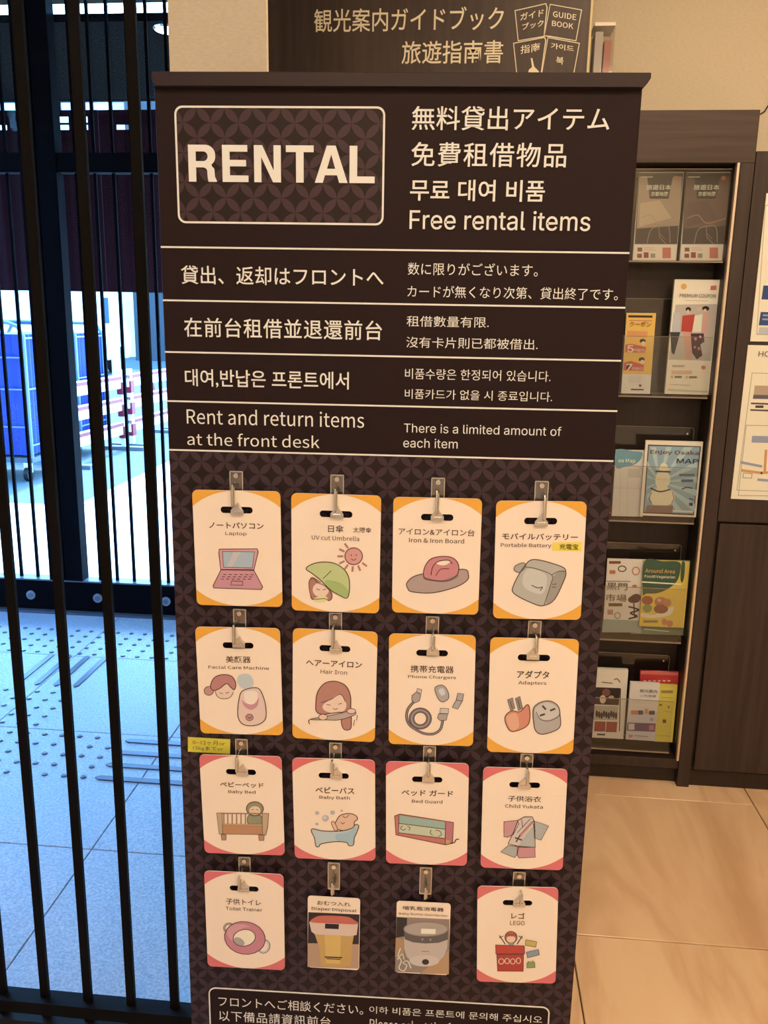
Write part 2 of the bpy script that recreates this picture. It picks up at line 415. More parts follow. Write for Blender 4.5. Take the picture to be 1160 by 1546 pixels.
# ================================================================== STREET
PAVE = noise_mat('street_paving', (1, 1, 1), [(.3, (.62, .62, .60)), (.7, (.74, .74, .72))], .8, 3, 3)
ASPH = noise_mat('asphalt', (1, 1, 1), [(.3, (.05, .075, .075)), (.7, (.07, .10, .10))], .9, 4, 8)
structure(MB().box((-30, YD+.06, -.2), (12, 5.75, -.001), PAVE).build('pavement'))
structure(MB().box((-2.66, 5.75, -.2), (12, 40, -.001), PAVE).build('pavement'))
structure(MB().box((-30, 5.75, -.2), (-2.66, 40, -.014), ASPH).build('road'))
structure(MB().box((-2.72, 5.75, -.014), (-2.66, 40, .01), mat('kerb', (.45, .47, .47), .8)).build('kerb'))
BLUE = noise_mat('blue_cloth', (9, 9, .8), [(.3, (.0004, .016, .17)), (.7, (.0008, .028, .28))], .7, 3, 3.0)
LBLUE = mat('pale_steel', (.10, .16, .20), .5)
def trolley(x0, x1, y0, h, label, nb):
    t = tag(empty('roll_trolley', ((x0+x1)/2, y0+.3, -.014)), label, 'trolley', 'roll trolleys parked in the street')
    w = (x1-x0)/2; d = .3
    MB().box((-w, -d, .16), (w, d, .20), mat('trolley_deck', (.06, .08, .11), .6)).build('deck', t)
    for sx in (-1, 1):
        for sy in (-1, 1):
            b = MB(); b.tube([(sx*(w-.07)-.018, sy*(d-.06), .06), (sx*(w-.07)+.018, sy*(d-.06), .06)], .06, BLACK, 14)
            b.box((sx*(w-.07)-.03, sy*(d-.06)-.02, .07), (sx*(w-.07)+.03, sy*(d-.06)+.02, .16), STEEL); b.build('wheel', t)
    for sy in (-1, 1):
        L = [(-w, sy*d, .2), (-w, sy*d, h-.10), (-w+.04, sy*d, h-.03), (-w+.12, sy*d, h), (w-.12, sy*d, h), (w-.04, sy*d, h-.03), (w, sy*d, h-.10), (w, sy*d, .2)]
        MB().tube(L, .016, LBLUE, 8).build('frame', t, True)
    for z in (.45, .75, 1.0):
        for sy in (-1, 1): MB().tube([(-w, sy*(d+.004), z), (w, sy*(d+.004), z)], .007, LBLUE, 6).build('crossbar', t)
    for sx in (-1, 1):
        for z in (.3, .75, h-.12): MB().tube([(sx*w, -d, z), (sx*w, d, z)], .008, LBLUE, 6).build('side_bar', t)
    b = MB(); n = 24; vs = []; fs = []
    for s_, (ax, ay, bx, by) in enumerate(((-w, -d, w, -d), (w, -d, w, d), (w, d, -w, d), (-w, d, -w, -d))):
        for i in range(n): 
            q = i/n; r_ = .012*math.sin(i*1.7+s_)-.025; X = ax+(bx-ax)*q; Yy = ay+(by-ay)*q; l = math.hypot(X, Yy); vs += [(X*(1+r_/l), Yy*(1+r_/l), .22), (X*(1+r_/l), Yy*(1+r_/l), h-.09)]
    m_ = 4*n
    for i in range(m_): j = (i+1) % m_; fs.append((2*i, 2*j, 2*j+1, 2*i+1))
    fs.append(tuple(2*i+1 for i in range(m_)))
    b.add(vs, fs, BLUE); b.build('cloth_cover', t, True)
    return t
trolley(-4.25, -3.47, 6.55, 1.27, 'blue covered roll trolley in the street, left of the dark door stile', 3)
trolley(-4.27, -3.62, 7.78, 1.25, 'blue covered roll trolley standing behind the striped barrier', 3)
RED = mat('barrier_red', (.20, .006, .02), .5); WHT = mat('barrier_white', (.85, .84, .84), .5)
def barrier(x0, y0, x1, y1, label):
    L = math.hypot(x1-x0, y1-y0); a = math.atan2(y1-y0, x1-x0)
    t = tag(empty('crowd_barrier', (x0, y0, -.014), a), label, 'barrier', 'red and white street barriers')
    for z in (.16, .40, .62):
        b = MB(); b.box((0, -.012, z), (L, .012, z+.13), WHT); o = b.build('rail', t)
        MB().box((0, -.016, z+.085), (L, .016, z+.118), RED).build('red_band', o)
    for x in (.05, L-.05):
        p = MB().box((x-.025, -.02, 0), (x+.025, .02, .80), WHT).build('post', t)
        for z in (.12, .34, .56): MB().box((x-.04, -.032, z), (x+.04, .032, z+.12), RED).build('red_block', p)
        MB().box((x-.05, -.22, 0), (x+.05, .22, .035), mat('rubber_grey', (.1, .12, .13), .8)).build('foot', t)
barrier(-3.50, 7.2, -3.43, 8.4, 'red and white barrier standing nearest beside the blue trolley')
barrier(-3.43, 8.5, -3.36, 9.7, 'red and white barrier standing farther down the street')
barrier(-3.36, 9.8, -3.28, 11.3, 'red and white barrier farthest along the kerb')
c0 = tag(empty('traffic_cone', (-5.0, 13.2, -.014)), 'red traffic cone standing in the road behind the barriers', 'cone')
MB().box((-.19, -.19, 0), (.19, .19, .03), RED).build('base', c0)
MB().tube([(0, 0, .03), (0, 0, .70)], [.14, .03], RED, 16).build('cone', c0, True)
MB().tube([(0, 0, .32), (0, 0, .44)], [.094, .072], WHT, 16).build('white_band', c0, True)
for x, y, r, hh, lb in ((-7.2, 17.3, .09, 6, 'pale post standing across the road'), (-4.35, 8.9, .035, 4.5, 'thin pale blue post beside the second trolley')):
    p = tag(empty('street_post', (x, y, -.014)), lb, 'post')
    MB().tube([(0, 0, 0), (0, 0, hh)], r, LBLUE if r < .05 else WHT, 12).build('pole', p, True); MB().tube([(0, 0, 0), (0, 0, .06)], r*1.9, LBLUE, 12).build('base', p, True)
# buildings across the road
def building(x0, x1, y0, y1, h, m_, label, wins):
    t = tag(empty('building', ((x0+x1)/2, y0, -.014)), label, 'building'); w = (x1-x0)/2
    MB().box((-w, 0, 0), (w, y1-y0, h), m_).build('wall', t)
    MB().box((-w-.1, -.1, h), (w+.1, y1-y0, h+.25), mat('parapet', (.5, .5, .52), .8)).build('roof', t)
    gl = mat('window_glass_dark', (.05, .09, .14), .15)
    for (a, z, ww, hh) in wins:
        f = MB().box((a-w, -.04, z), (a-w+ww, 0, z+hh), LBLUE).build('window', t)
        MB().box((a-w+.07, -.05, z+.07), (a-w+ww-.07, -.04, z+hh-.07), gl).build('pane', f)
building(-22, -9.6, 26, 34, 7, mat('bldg_white', (.72, .76, .80), .8), 'white building across the street behind the blue trolleys', [(i*1.9+.4, 1.0, 1.2, 1.3) for i in range(6)]+[(i*1.9+.4, 3.6, 1.2, 1.3) for i in range(6)])
building(-9.4, -3.6, 24, 33, 8, mat('bldg_blue', (.015, .022, .03), .7), 'dark blue grey building across the street above the barriers', [(i*1.5+.3, 1.9, 1.0, 1.1) for i in range(4)]+[(i*1.5+.3, 4.4, 1.0, 1.3) for i in range(4)])
building(-3.4, 9, 28, 36, 7, mat('bldg_grey', (.55, .58, .6), .8), 'pale grey building at the far right end of the street', [(i*2+.4, 1.2, 1.2, 1.4) for i in range(6)])
structure(MB().box((-14, -8, -.2), (-7.5, 3.2, 4.2), mat('reflection_block_grey', (.16, .17, .18), .9)).build('wall_reflection_block'))  # unseen dark block, added to cut bright sky reflections in the door glass
vn = tag(empty('delivery_van', (-8.7, 17.8, -.014), 1.55), 'white delivery van parked across the road', 'van')
MB().prism([[(-1.9, .3), (2.0, .3), (2.1, .8), (1.75, 1.15), (1.3, 1.85), (-1.85, 1.85), (-1.9, 1.6)]], -.8, .8, WHT).build('body', vn, bevel=.05)
for sx in (-1.2, 1.25):
    for sy in (-.74, .74): MB().tube([(sx, sy-.09, .3), (sx, sy+.09, .3)], .3, BLACK, 18).build('wheel', vn, True)
for sy in (-.805, .795): MB().box((.5, sy, 1.1), (1.35, sy+.01, 1.65), mat('window_glass_dark', (.05, .09, .14))).build('side_window', vn)

# ================================================================== TACTILE STUDS AND GUIDE BARS
sm = MB(); L8 = [(math.cos(k*math.pi/5), math.sin(k*math.pi/5)) for k in range(10)]
sm.add([(.0095*p, .0095*q, 0) for p, q in L8]+[(.009*p, .009*q, .0035) for p, q in L8]+[(.006*p, .006*q, .005) for p, q in L8],
       [(k, (k+1) % 10, 10+(k+1) % 10, 10+k) for k in range(10)]+[(10+k, 10+(k+1) % 10, 20+(k+1) % 10, 20+k) for k in range(10)]+[tuple(range(20, 30))], mat('stud_steel', (.14, .16, .18), .3, .4))
me = None; spots = []
for r_ in range(5):
    for k in range(19): spots.append((-1.04-.06*k, 3.133+.061*r_))
    for k in range(11): spots.append((-1.397-.06*k, 2.528+.061*r_))
    for k in range(14): spots.append((-1.095-.06*k, 2.225+.06*r_))
spots.append((-.733, 1.92)); spots.append((-.70, 2.02))
for x, y in spots:
    if me is None: o = sm.build('tactile_stud', fl); me = o.data
    else: o = bpy.data.objects.new('tactile_stud', me); C.objects.link(o); o.parent = fl
    o.location = (x, y, 0)
GB = mat('guide_bar_steel', (.10, .12, .15), .4, .4)
def gbar(x0, y0, x1, y1, wd):
    L = math.hypot(x1-x0, y1-y0); n = Vector((y1-y0, x0-x1)).normalized()*wd/2; t = Vector((x1-x0, y1-y0)).normalized()*wd*.6
    a = Vector((x0, y0)); c = Vector((x1, y1)); pts = [a-t, a+n, c+n, c+t, c-n, a-n]
    b = MB(); b.add([(*p, 0) for p in pts]+[(*(p*.0+p), .0045) for p in pts], [(0,5,4,3,2,1)[::-1], tuple(range(11, 5, -1))]+[(i, (i+1) % 6, (i+1) % 6+6, i+6) for i in range(6)], GB)
    bm = bmesh.new(); o = b.build('guide_bar', fl); bm.from_mesh(o.data); bmesh.ops.recalc_face_normals(bm, faces=bm.faces); bm.to_mesh(o.data); bm.free()
for y in (2.455, 2.378, 2.302, 2.225): gbar(-1.045, y, -.48, y, .022)
for x in (-1.625, -1.55, -1.475, -1.40): gbar(x, 2.835, x, 3.10, .022)

# ================================================================== LATTICE PARTITION
YLt = 1.345
la = tag(empty('lattice_partition', (-1.5, YLt, 0)), 'black metal lattice partition of upright bars left of the rental board', 'partition')
for k in range(26):
    x = -.5102-.0862*k+1.5
    if x < XL+1.55: break
    MB().box((x-.0082, -.004, .018), (x+.0082, .004, 2.56), BRONZE).build('bar', la)
MB().box((XL+1.5, -.02, .036), (1.035, .015, .062), BRONZE).build('rail', la)
MB().box((XL+1.5, -.02, 0), (1.035, .015, .018), BLACK).build('rail', la)
MB().box((XL+1.5, -.02, 2.56), (1.035, .015, 2.62), BLACK).build('rail', la)

# ================================================================== RENTAL BOARD
D = 1.14
bu = Vector((math.cos(BYAW), math.sin(BYAW), 0)); bn = Vector((-math.sin(BYAW), math.cos(BYAW), 0))
UC = (-.313+.213)/2*D; UW = .526*D/2
root = empty('rental_sign_stand', bn*D+bu*UC, BYAW)
tag(root, 'tall dark brown rental sign board with white writing and cards hanging on hooks', 'sign')
bpy.context.view_layer.update()
BP = Plane(root.matrix_world.copy())
zt = BP.pt(600, 128)[1]; zc = BP.pt(600, 109, -.008)[1]
MB().box((-UW, 0, .03), (UW, .028, zt+.004), BOARD).build('panel', root, bevel=.0015)
xl = BP.pt(228, 107, -.010)[0]; xr = BP.pt(984, 112, -.010)[0]
b = MB(); b.prism([[(xl, zt+.002), (xl+.004, zt-.004), (-UW, zt-.004-.0), (UW, zt-.004), (xr-.003, zt+.001), (xr, zt+.006), (xr, zc), (xl, zc)]], -.010, .036, CAPM); b.build('top_cap', root, bevel=.0012)
MB().box((-UW-.02, -.06, 0), (UW+.02, .20, .012), CAPM).build('foot_plate', root, bevel=.002)
MB().box((-UW+.04, .006, .012), (UW-.04, .024, .032), CAPM).build('foot_bracket', root)
def bz(px, py): return BP.pt(px, py)[1]
zp = (bz(255, 678)+bz(928, 697))/2
MB().box((-UW+.0005, -.0006, .031), (UW-.0005, 0, zp), PAT).build('pattern_print', root)
for a, c in (((241,372),(952,383)), ((247,452),(946,466)), ((250,530),(940,546)), ((253,604),(934,622)), ((255,678),(928,697))):
    z = (bz(*a)+bz(*c))/2
    MB().box((-UW+.0005, -.0010, z-.0011), (UW-.0005, -.0005, z+.0011), CREAM).build('rule_line', root)
p0 = BP.pt(263, 158.6); p1 = BP.pt(580, 341)
x0, z1 = (BP.pt(263, 158.6)[0]+BP.pt(269.5, 336)[0])/2, (BP.pt(263, 158.6)[1]+BP.pt(582, 162)[1])/2
x1, z0 = (BP.pt(582, 162)[0]+BP.pt(579.3, 341)[0])/2, (BP.pt(269, 336)[1]+BP.pt(579, 341.4)[1])/2
R = rrect(x0, z0, x1, z1, .010, 6); Ri = rrect(x0+.0024, z0+.0024, x1-.0024, z1-.0024, .008, 6)
b = MB(); b.prism([R, Ri], -.0010, 0, CREAM); b.build('badge_outline', root)
b = MB(); b.flat([Ri], -.0005, PAT2); b.build('badge_print', root)
x0, z1 = BP.pt(315, 1490)[0], (bz(330, 1490)+bz(810, 1519))/2; x1 = BP.pt(830, 1530)[0]; z0 = z1-.082
R = rrect(x0, z0, x1, z1, .012, 6); Ri = rrect(x0+.0020, z0+.0020, x1-.0020, z1-.0020, .010, 6)
b = MB(); b.prism([R, Ri], -.0014, -.0006, CREAM); b.build('notice_outline', root)
b = MB(); b.flat([Ri], -.0010, BOARD); b.build('notice_print', root)
def bt(s, x0, y0, x1, y1, bold=0, sp=1.0):
    a = BP.pt(x0, y0); c = BP.pt(x1, y1); text(root, s, a, c, CREAM, bold, -.0016, sp=sp)
# the heavy grotesque capitals of the badge, drawn as outlines in a 100 high em
arc = lambda cx, cy, rx, ry, a, c, n=8: [(cx+rx*math.cos(math.radians(a+(c-a)*i/n)), cy+ry*math.sin(math.radians(a+(c-a)*i/n))) for i in range(n+1)]
GL = {'R': (86, [[(6,0),(6,100),(52,100)]+arc(54,72.5,27,27.5,88,0)+arc(54,68,27,26,0,-55)+[(71,44)]+arc(60,32,18,12,50,0,4)+[(79,14),(84,3),(84,0),(61,0),(59,8),(58,22)]+arc(46,28,12,11,0,80,4)+[(27,39),(27,0)], [(27,56),(27,82),(48,82)]+arc(48,69,12,13,80,-80)+[(48,56)]]),
 'E': (80, [[(6,0),(6,100),(76,100),(76,82),(27,82),(27,60),(72,60),(72,42.5),(27,42.5),(27,18),(78,18),(78,0)]]),
 'N': (86, [[(6,0),(6,100),(29,100),(60,32),(60,100),(80,100),(80,0),(58,0),(26,68),(26,0)]]),
 'T': (76, [[(27.5,0),(27.5,82),(0,82),(0,100),(76,100),(76,82),(48.5,82),(48.5,0)]]),
 'A': (86, [[(0,0),(33,100),(57,100),(90,0),(67,0),(61,20.5),(28,20.5),(22,0)], [(33.5,38),(56,38),(45,76)]]),
 'L': (74, [[(6,0),(6,100),(27,100),(27,18),(75,18),(75,0)]])}
a_ = BP.pt(284, 218.6); c_ = BP.pt(565.9, 276.9); pen = 0; LT = []
for i, ch in enumerate('RENTAL'):
    adv, loops = GL[ch]; LT += [(pen, loops)]; pen += adv + (8 if ch not in 'TA' else 3)
W_ = max(x+p for p, lo in LT for l in lo for x, y in l); x_min = 6
b = MB()
for p, lo in LT:
    f_ = lambda q: (a_[0]+(q[0]+p-x_min)/(W_-x_min)*(c_[0]-a_[0]), c_[1]+q[1]/100*(a_[1]-c_[1]))
    b.flat([[f_(q) for q in l] for l in lo], -.0012, CREAM)
b.build('lettering', root)
bt('無料貸出アイテム', 622.4, 160.4, 919.6, 198.4, .008); bt('免費租借物品', 621.6, 214.7, 854, 253.4, .008, 1.08)
bt('무료 대여 비품', 619.8, 270.8, 821.9, 305.2, .008); bt('Free rental items', 619, 316.8, 890.6, 349.4, .004)
bt('貸出、返却はフロントへ', 273.4, 400.7, 579.3, 433.4, .006); bt('在前台租借並退還前台', 278, 479, 577, 514, .006, 1.06)
bt('대여,반납은 프론트에서', 279.3, 556.6, 527, 589.3, .006)
bt('Rent and return items', 282, 616, 550, 646); bt('at the front desk', 282.8, 652.4, 482.8, 676.6)
bt('数に限りがございます。', 616.2, 396, 811.7, 418); bt('カードが無くなり次第、貸出終了です。', 615.5, 430.7, 932.4, 453.8)
bt('租借數量有限.', 614.5, 476.6, 738, 495); bt('沒有卡片則已都被借出.', 613.8, 508.3, 811.7, 528.3)
bt('비품수량은 한정되어 있습니다.', 612, 555.9, 831, 576.6); bt('비품카드가 없을 시 종료입니다.', 611.7, 586.9, 833.4, 606.6)
bt('There is a limited amount of', 610.3, 638.6, 847.2, 658.3); bt('each item', 609.3, 661, 691, 677.2)
bt('フロントへご相談ください。', 330, 1502.5, 548.7, 1531); bt('以下備品請資訊前台', 331, 1524, 499.5, 1550, 0, 1.06)
bt('이하 비품은 프론트에 문의해 주십시오', 558, 1517.5, 818.5, 1544); bt('Please ask at the front desk', 558.7, 1536, 745, 1563)

# ------------------------------------------------------------------ hooks (parts of the stand)
def hook(px, py, rx, ry, rl, tilt=0, cx=None, cy=None):
    """px,py: top centre of the clear plate; rx,ry: top of the pin; rl its length; cx,cy the clip"""
    x, z = BP.pt(px, py, -.003); h = empty('card_hook', (x, 0, z)); h.parent = root
    W = .0092
    b = MB(); b.prism([rrect(-W, -.046, W, 0, .0012, 2)], -.0045, -.0025, CLEARP); b.build('hook_plate', h)
    e = mat('hook_edge', (.62, .60, .56), .25, .5)
    b = MB(); b.prism([rrect(-W, -.046, W, 0, .0012, 2), rrect(-W+.0012, -.0448, W-.0012, -.0012, .0004, 2)], -.0052, -.0024, e)
    b.box((-.006, -.0024, -.040), (.006, -.0008, -.006), mat('hook_tape', seen('3c2a22'), .7)); b.build('hook_rim', h)
    b = MB(); b.tube([(0, -.0045, -.006), (0, -.0075, -.006)], [.0042, .0034], STEEL, 12); b.build('hook_rivet', h, True)
    x2, z2 = BP.pt(rx, ry, -.018); x2 -= x; z2 -= z; z3 = z2-rl
    b = MB(); b.tube([(x2, -.0052, z2-.002), (x2, -.012, z2), (x2, -.018, z2-.001), (x2, -.020, z2-.006), (x2, -.020, z3+.003), (x2, -.017, z3), (x2, -.012, z3+.001)], .00165, STEEL, 8)
    b.tube([(x2+.0022, -.018, z2-.003), (x2+.0022, -.0185, z3+.002)], .0012, STEEL, 6); b.build('hook_pin', h, True)
    if cx is not None:
        xc, zc_ = BP.pt(cx, cy, -.016); xc -= x; zc_ -= z
        b = MB(); b.prism([[(xc-.009, zc_-.007), (xc+.009, zc_-.007), (xc+.009, zc_-.001), (xc+.004, zc_+.004), (xc+.001, zc_+.010), (xc-.004, zc_+.004), (xc-.009, zc_-.001)]], -.019, -.0125, STEEL)
        b.box((xc-.006, -.0205, zc_-.004), (xc+.006, -.019, zc_-.001), STEEL); b.build('hook_clip', h, bevel=.0006)

# ------------------------------------------------------------------ cards
ORG, PNK = 'f0a236', 'e06c62'
CY = -.0135
def card(crop, TL, TR, BR, BL, corner, label, slot=True, name='rental_card', cat='card', group='rental cards hanging on the board'):
    P = [Vector(BP.pt(*cp_(crop, p), CY)) for p in (TL, TR, BR, BL)]
    c = sum(P, Vector((0, 0)))/4; wv = ((P[1]-P[0])+(P[2]-P[3]))/2; hv = ((P[0]-P[3])+(P[1]-P[2]))/2
    w_, h_ = wv.length, hv.length; ang = (math.atan2(wv.y, wv.x) + math.atan2(-hv.x, hv.y))/2
    M = root.matrix_world @ Matrix.Translation((c.x, CY, c.y)) @ Matrix.Rotation(-ang, 4, 'Y')
    out = rrect(-w_/2, -h_/2, w_/2, h_/2, .0075 if slot else .005, 5); loops = [out]
    if slot:
        sx, sz = 0, h_*(.5-.165); sw, sh = w_*.183, h_*.028
        loops.append(rrect(sx-sw, sz-sh, sx+sw, sz+sh, sh*.95, 5))
    b = MB(); b.prism(loops, 0, .0012, CARDW)
    o = b.build(name); o.matrix_world = M; tag(o, label, cat, group)
    pl = Plane(M)
    if corner:
        a_, b_ = .5*w_/math.sqrt(.47), .5*h_
        for sx in (-1, 1):
            for sz in (-1, 1):
                L = []; r = .0075; cx, cz2 = w_/2-r, h_/2-r
                for i in range(6):
                    t = math.radians(90*i/5); L.append((cx+r*math.cos(t), cz2+r*math.sin(t)))
                for i in range(11):
                    x = w_*.06+(w_/2-w_*.06)*i/10; L.append((x, b_*math.sqrt(max(0, 1-(x/a_)**2))-.0003))
                b = MB(); b.flat([[(x*sx, z*sz) for x, z in L]], -.0002, mat('corner_'+corner, seen(corner), .45)); b.build('corner_print', o)
    return o, pl
def ct(o, pl, crop, s, x0, y0, x1, y1, col='4a302a', bold=.012, y=-.0004, skew=0):
    text(o, s, pl.pt(*cp_(crop, (x0, y0))), pl.pt(*cp_(crop, (x1, y1))), ink(col), bold, y, skew=skew)

# 1 laptop
o, pl = card('A', (75,143),(557,152),(566,782),(97,775), ORG, 'orange cornered card with a pink laptop drawing, first in the top row')
ct(o, pl, 'A', 'ノートパソコン', 165, 318, 465, 358); ct(o, pl, 'A', 'Laptop', 255, 372, 372, 397, '6a4c42', .004)
draw(o, pl, 0, 'A', [('p','d98f97',[(230,465),(425,465),(435,480),(412,578),(228,578),(218,480)]), ('p','cf808c',[(232,580),(412,584),(458,672),(455,685),(192,678),(190,668)]),
 ('p','9fb0bd',[(240,480),(415,482),(404,570),(245,566)]), ('p','c3b3b0',[(300,482),(340,482),(290,567),(262,566)]), ('o',K,4,[(222,468),(430,466),(435,482),(412,580),(230,578),(220,490)]),
 ('o',K,4,[(232,580),(412,584),(460,674),(452,688),(192,680),(188,668)]), ('o',K,3,[(240,480),(415,482),(404,570),(245,566)])]
 + [('l',K,3,[(245+i*30-j*7,606+j*12),(260+i*30-j*7,607+j*12)]) for i in range(6) for j in range(3)] + [('o',K,3,[(292,640),(350,642),(352,664),(285,662)])])
# 2 umbrella
o, pl = card('A', (620,163),(1105,173),(1100,822),(615,800), ORG, 'orange cornered card with a girl under a green umbrella')
ct(o, pl, 'A', '日傘', 818, 335, 903, 378); ct(o, pl, 'A', '太陽傘', 955, 347, 1055, 380, '4a302a', .004); ct(o, pl, 'A', 'UV cut Umbrella', 728, 390, 988, 424, '6a4c42', .002)
rays = []
for a in range(40, 250, 28):
    q = math.radians(a); rays.append(('l','b5655c',9,[(960+62*math.cos(q),506+58*math.sin(q)),(960+88*math.cos(q),506+82*math.sin(q))]))
draw(o, pl, 0, 'A', [('P','b06a5c',[(715,640),(740,622),(830,690),(842,730),(828,750),(800,745),(730,745),(718,700)]), ('e','f0c4a8',778,690,45,40), ('P','e6cf8a',[(745,735),(800,722),(815,748),(775,760),(740,752)]),
 ('P','b8bf74',[(697,575),(730,550),(790,538),(860,548),(915,590),(935,650),(925,732),(880,720),(830,690),(780,640),(730,600)]), ('P','98ad5a',[(800,640),(880,650),(925,690),(920,728),(850,705)]),
 ('O',K,4,[(697,575),(730,550),(790,538),(860,548),(915,590),(935,650),(925,732),(880,720),(830,690),(780,640),(730,600)]), ('L',K,3,[(835,585),(810,610),(790,628)]),
 ('O',K,3,[(715,640),(740,628),(760,650),(800,668),(838,715),(825,750),(800,738),(745,742),(728,735),(716,690)]), ('l',K,3,[(755,685),(772,690)]), ('l',K,3,[(790,690),(806,686)]),
 ('e','dc8a80',958,506,48,46), ('E',K,958,506,48,46,0,4), ('e',K,945,500,3,4), ('e',K,972,500,3,4), ('L',K,3,[(945,520),(958,528),(970,520)])] + rays)
# 3 iron
o, pl = card('B', (50,175),(518,188),(503,803),(42,788), ORG, 'orange cornered card with a pink iron on a grey board drawing')
ct(o, pl, 'B', 'アイロン&アイロン台', 78, 340, 480, 386); ct(o, pl, 'B', 'Iron & Iron Board', 133, 392, 425, 424, '6a4c42', .004)
draw(o, pl, 0, 'B', [('P','ab8a80',[(122,632),(160,598),(240,580),(420,560),(448,590),(440,620),(380,655),(260,685),(150,680),(125,660)]), ('O',K,4,[(122,632),(160,598),(240,580),(420,560),(448,590),(440,620),(380,655),(260,685),(150,680),(125,660)]),
 ('P','cf6f76',[(210,590),(218,545),(250,505),(310,492),(365,500),(395,535),(388,590),(330,618),(230,612)]), ('P','8f6a68',[(212,600),(300,618),(390,590),(385,608),(320,628),(225,618)]),
 ('O',K,4,[(210,590),(218,545),(250,505),(310,492),(365,500),(395,535),(388,590),(330,622),(230,614)]), ('P','f4d8c8',[(280,522),(330,512),(352,520),(325,538),(290,536)]), ('L',K,4,[(250,590),(258,550),(285,520),(340,512),(362,530)]), ('L',K,3,[(275,595),(300,560),(345,558)])])
# 4 battery
o, pl = card('B', (597,198),(1078,200),(1043,830),(578,820), ORG, 'orange cornered card with a grey battery pack and a yellow sticker')
ct(o, pl, 'B', 'モバイルバッテリー', 628, 368, 1028, 408); ct(o, pl, 'B', 'Portable Battery', 620, 420, 888, 450, '6a4c42', .004)
draw(o, pl, 0, 'B', [('p','f4cf3a',[(895,418),(1050,416),(1048,465),(893,462)]),
 ('P','a39a8c',[(690,560),(700,540),(740,525),(752,545),(722,575),(700,572)]), ('P','b0a696',[(745,545),(800,508),(940,545),(965,575),(955,620),(905,720),(850,752),(800,745),(692,690),(690,640)]), ('P','94897a',[(860,735),(900,600),(955,565),(960,610),(905,715)]),
 ('P','c4bba9',[(760,560),(860,590),(840,690),(740,650)]), ('O',K,4,[(745,545),(800,508),(940,545),(965,575),(955,620),(905,720),(850,752),(800,745),(692,690),(690,640)]), ('L',K,3,[(750,548),(800,555),(890,590),(885,640),(850,748)]), ('L',K,3,[(890,590),(930,570),(962,572)]),
 ('O',K,3,[(690,560),(700,540),(740,525),(752,545),(722,575),(700,572)]), ('L',K,4,[(785,645),(815,658),(840,655),(830,672)]), ('l',K,3,[(895,640),(915,638)]), ('l',K,3,[(893,655),(912,653)])])
ct(o, pl, 'B', '充電宝', 932, 424, 1030, 456, '6a5a20', .01, -.0012)
# 5 facial machine
o, pl = card('Cc', (93,133),(557,138),(567,722),(117,717), ORG, 'orange cornered card with a facial steamer and a bun haired face')
ct(o, pl, 'Cc', '美顔器', 257, 290, 395, 330, bold=.02); ct(o, pl, 'Cc', 'Facial Care Machine', 162, 342, 495, 367, '6a4c42', .004)
draw(o, pl, 0, 'Cc', [('e','c48076',165,482,26,24), ('E',K,165,482,26,24,0,3), ('P','f0c4a8',[(200,470),(250,440),(300,465),(295,510),(245,525),(205,510)]), ('P','bd6c64',[(175,450),(195,410),(240,393),(290,402),(312,440),(305,475),(285,462),(262,442),(225,468),(195,480),(178,470)]),
 ('O',K,4,[(175,450),(195,410),(240,393),(290,402),(312,440),(305,475),(285,462),(262,442),(225,468),(195,480),(178,470)]), ('L',K,3,[(200,485),(215,515),(245,525),(280,518),(298,490)]), ('l',K,3,[(225,492),(240,497)]), ('l',K,3,[(258,494),(275,489)]),
 ('P','b9bfc4',[(320,430),(328,400),(355,388),(385,392),(405,415),(408,450),(385,470),(345,465)]),
 ('P','e8bda6',[(330,530),(352,480),(430,465),(462,510),(478,580),(472,640),(420,670),(355,665),(325,620)]), ('P','cf7d8c',[(345,530),(360,565),(395,585),(430,565),(438,520),(415,550),(370,550)]), ('P','f3d3bd',[(360,490),(425,485),(430,530),(405,555),(370,545)]),
 ('O',K,4,[(330,530),(352,480),(430,465),(462,510),(478,580),(472,640),(420,670),(355,665),(325,620)]), ('e','c7807c',388,626,20,18), ('E',K,388,626,20,18,0,3), ('L',K,3,[(378,622),(388,632),(398,622)])])
# 6 hair iron
o, pl = card('Cc', (625,143),(1087,157),(1075,768),(622,735), ORG, 'orange cornered card with a long haired girl using a hair iron')
ct(o, pl, 'Cc', 'ヘアーアイロン', 697, 308, 1003, 358); ct(o, pl, 'Cc', 'Hair Iron', 777, 364, 922, 394, '6a4c42', .004)
draw(o, pl, 0, 'Cc', [('P','b97060',[(750,560),(760,490),(800,440),(860,430),(915,455),(940,510),(942,580),(945,640),(940,690),(905,692),(890,650),(900,600),(790,610),(755,595)]), ('P','f0c4a8',[(790,560),(830,530),(880,500),(915,545),(910,585),(860,605),(800,590)]),
 ('O',K,4,[(750,560),(760,490),(800,440),(860,430),(915,455),(940,510),(942,580),(945,640),(940,690),(905,692),(890,650),(900,600),(790,610),(755,595)]), ('l',K,3,[(810,555),(830,560)]), ('l',K,3,[(875,555),(893,550)]), ('L',K,3,[(845,578),(858,583),(870,578)]), ('L',K,3,[(780,545),(830,530),(885,500),(912,540)]),
 ('P','b79a90',[(725,635),(780,625),(850,612),(945,590),(968,598),(960,615),(880,640),(800,640),(740,640)]), ('O',K,3,[(725,635),(780,625),(850,612),(945,590),(968,598),(960,615),(880,640),(800,640),(740,640)]), ('e','eebda2',790,625,24,16), ('E',K,790,625,24,16,0,3), ('e','eebda2',945,592,24,14), ('E',K,945,592,24,14,0,3), ('L',K,4,[(725,635),(712,645),(716,662)]), ('l',K,3,[(962,640),(958,672)]), ('l',K,3,[(978,615),(974,642)])])
